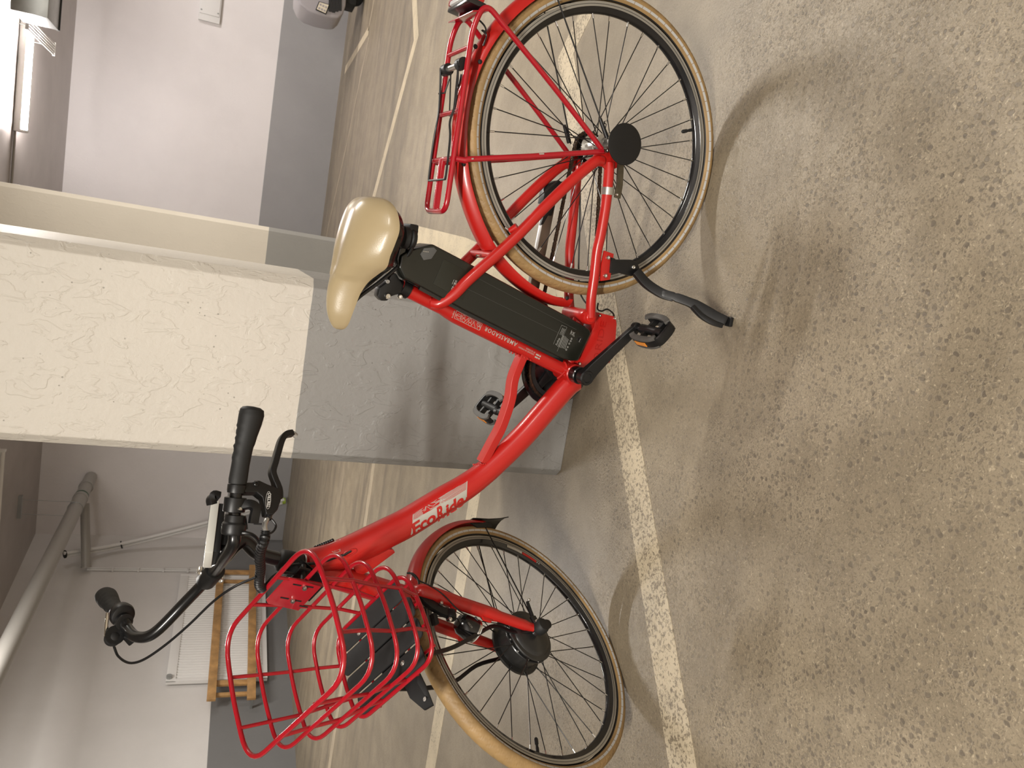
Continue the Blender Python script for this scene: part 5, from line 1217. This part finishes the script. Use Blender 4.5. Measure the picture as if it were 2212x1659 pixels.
# shifter ring, thumb lever and display on the left half of the bar
c2_ = near(HB_[1] * .7 + HB_[2] * .3, 507, 1090)
SH = MB().tube([c2_ - bd_ * .013, c2_ + bd_ * .013], .0195, 26).build('display_clamp', BLK, HBR, bevel=.0015)
MB().bar(smoothp([near(c2_ + LN * .01, 520, 1092), near(c2_ + LN * .012, 540, 1090), near(c2_ + LN * .012, 552, 1098), near(c2_ + LN * .01, 549, 1118), near(c2_ + LN * .01, 547, 1131)], 5), .0080, .0055, LN).build('thumb_lever', BLK, SH, bevel=.003)
MB().tube([near(c2_ + LN * .01, 548, 1131), near(c2_ + LN * .01, 566, 1132)], .0018, 8).build('lever_cable', BLK, SH)
bolt(SH, near(c2_ + LN * .020, 518.5, 1100), LN, .0038, .003)
MB().bar(smoothp([near(c2_ + SU * .02, 474, 1073), near(c2_ + SU * .03, 462, 1070), near(c2_ + SU * .032, 456, 1078), near(c2_ + SU * .03, 458, 1090)], 4), .0060, .0075, SL).build('thumb_button', BLK, SH, bevel=.003)
MB().lathe([(.0200, -.017), (.0215, -.012), (.0215, .002), (.0185, .006), (.0185, .018)], near(HB_[2], 506, 1134), bd_, 26).build('control_collar', BLK, HBR, bevel=.001)
MB().bar([near(HB_[2] + DN * .012, 518, 1118), near(HB_[2] + DN * .014, 522, 1146)], .009, .008, LN).build('control_box', BLK, HBR, bevel=.002)
DA, DB = near(ST(.028, .120, .895), 463, 1098), near(ST(.125, .105, .885), 449, 1211)
dd = (DB - DA).normalized(); dU = V((0, 0, 1)); dU = (dU - dd * dU.dot(dd)).normalized(); dS = dd.cross(dU)
DF = Fr((DA + DB) / 2, dd, dS, dU); dl = (DB - DA).length / 2
DSP = MB().box((0, 0, 0), (dl, .034, .0075), DF).build('display', GREYD, HBR, bevel=.003)
MB().box((.0, 0, -.0125), (dl - .004, .030, .0065), DF).build('display_base', BLK, DSP, bevel=.003)
MB().box((0, 0, .0076), (dl - .008, .028, .0006), DF).build('display_glass', SCREEN, DSP)
MB().box((.0, -.004, -.024), (.030, .014, .009), DF).build('display_mount', BLK, DSP, bevel=.002)
# right side: gear grip, bell, lever
bR = (HB_[11] - HB_[10]).normalized()
cR = near(HB_[10], 262, 1326)
GS = MB().lathe([(.0150, -.016), (.0225, -.014), (.0245, -.006), (.0235, .006), (.0200, .014), (.0165, .018)], cR, bR, 26).build('gear_grip', BLK, HBR, bevel=.001)
MB().tube([near(cR - bR * .02, 268, 1343) - bR * .004, near(cR - bR * .02, 268, 1343) + bR * .010], .0170, 22).build('lever_clamp', BLK, GS, bevel=.001)
bc = near(HB_[9] + SL * -.02 + SU * .012, 244, 1378)
BL = MB().ball(bc, .0170, 22, (1, 1, 1.0), Fr(bc, SL, SF, SU)).build('bell', RUB, HBR)
MB().lathe([(.0185, -.003), (.0195, 0), (.0185, .003), (.0, .003)], bc + SL * .012, SL + SF * .3, 26).build('bell_base', BLK, BL)
MB().bar([near(bc + SU * .02, 233, 1323), near(bc + SU * .02, 230, 1350), near(bc + SU * .02, 229, 1377)], .0030, .0035, SL).build('bell_lever', STEEL, BL, bevel=.001)
MB().bar([near(cR + SF * .03, 276, 1368), near(cR + SF * .03, 292, 1386)], .011, .009, SL).build('lever_body', BLK, GS, bevel=.003)
cab = [near(ST(.12, -.33, .88), 246, 1396), near(ST(.15, -.33, .86), 256, 1418), near(ST(.19, -.30, .84), 280, 1432), near(ST(.19, -.25, .82), 312, 1424), near(ST(.17, -.18, .80), 360, 1391), near(ST(.15, -.10, .78), 410, 1348), near(ST(.12, -.02, .77), 460, 1300), near(ST(.10, .05, .76), 505, 1268), near(ST(.08, .08, .76), 552, 1247)]
MB().tube(smoothp(cab, 7), .0026, 10).build('cable', BLK, HBR)

cg_ = MB()
for i in range(9): cg_.ball(Pb(718 - i * 4.6, 1167 + i * 1.9, -.012), .0042, 10)
cg_.build('cable_guide', GLOSS, HBR)
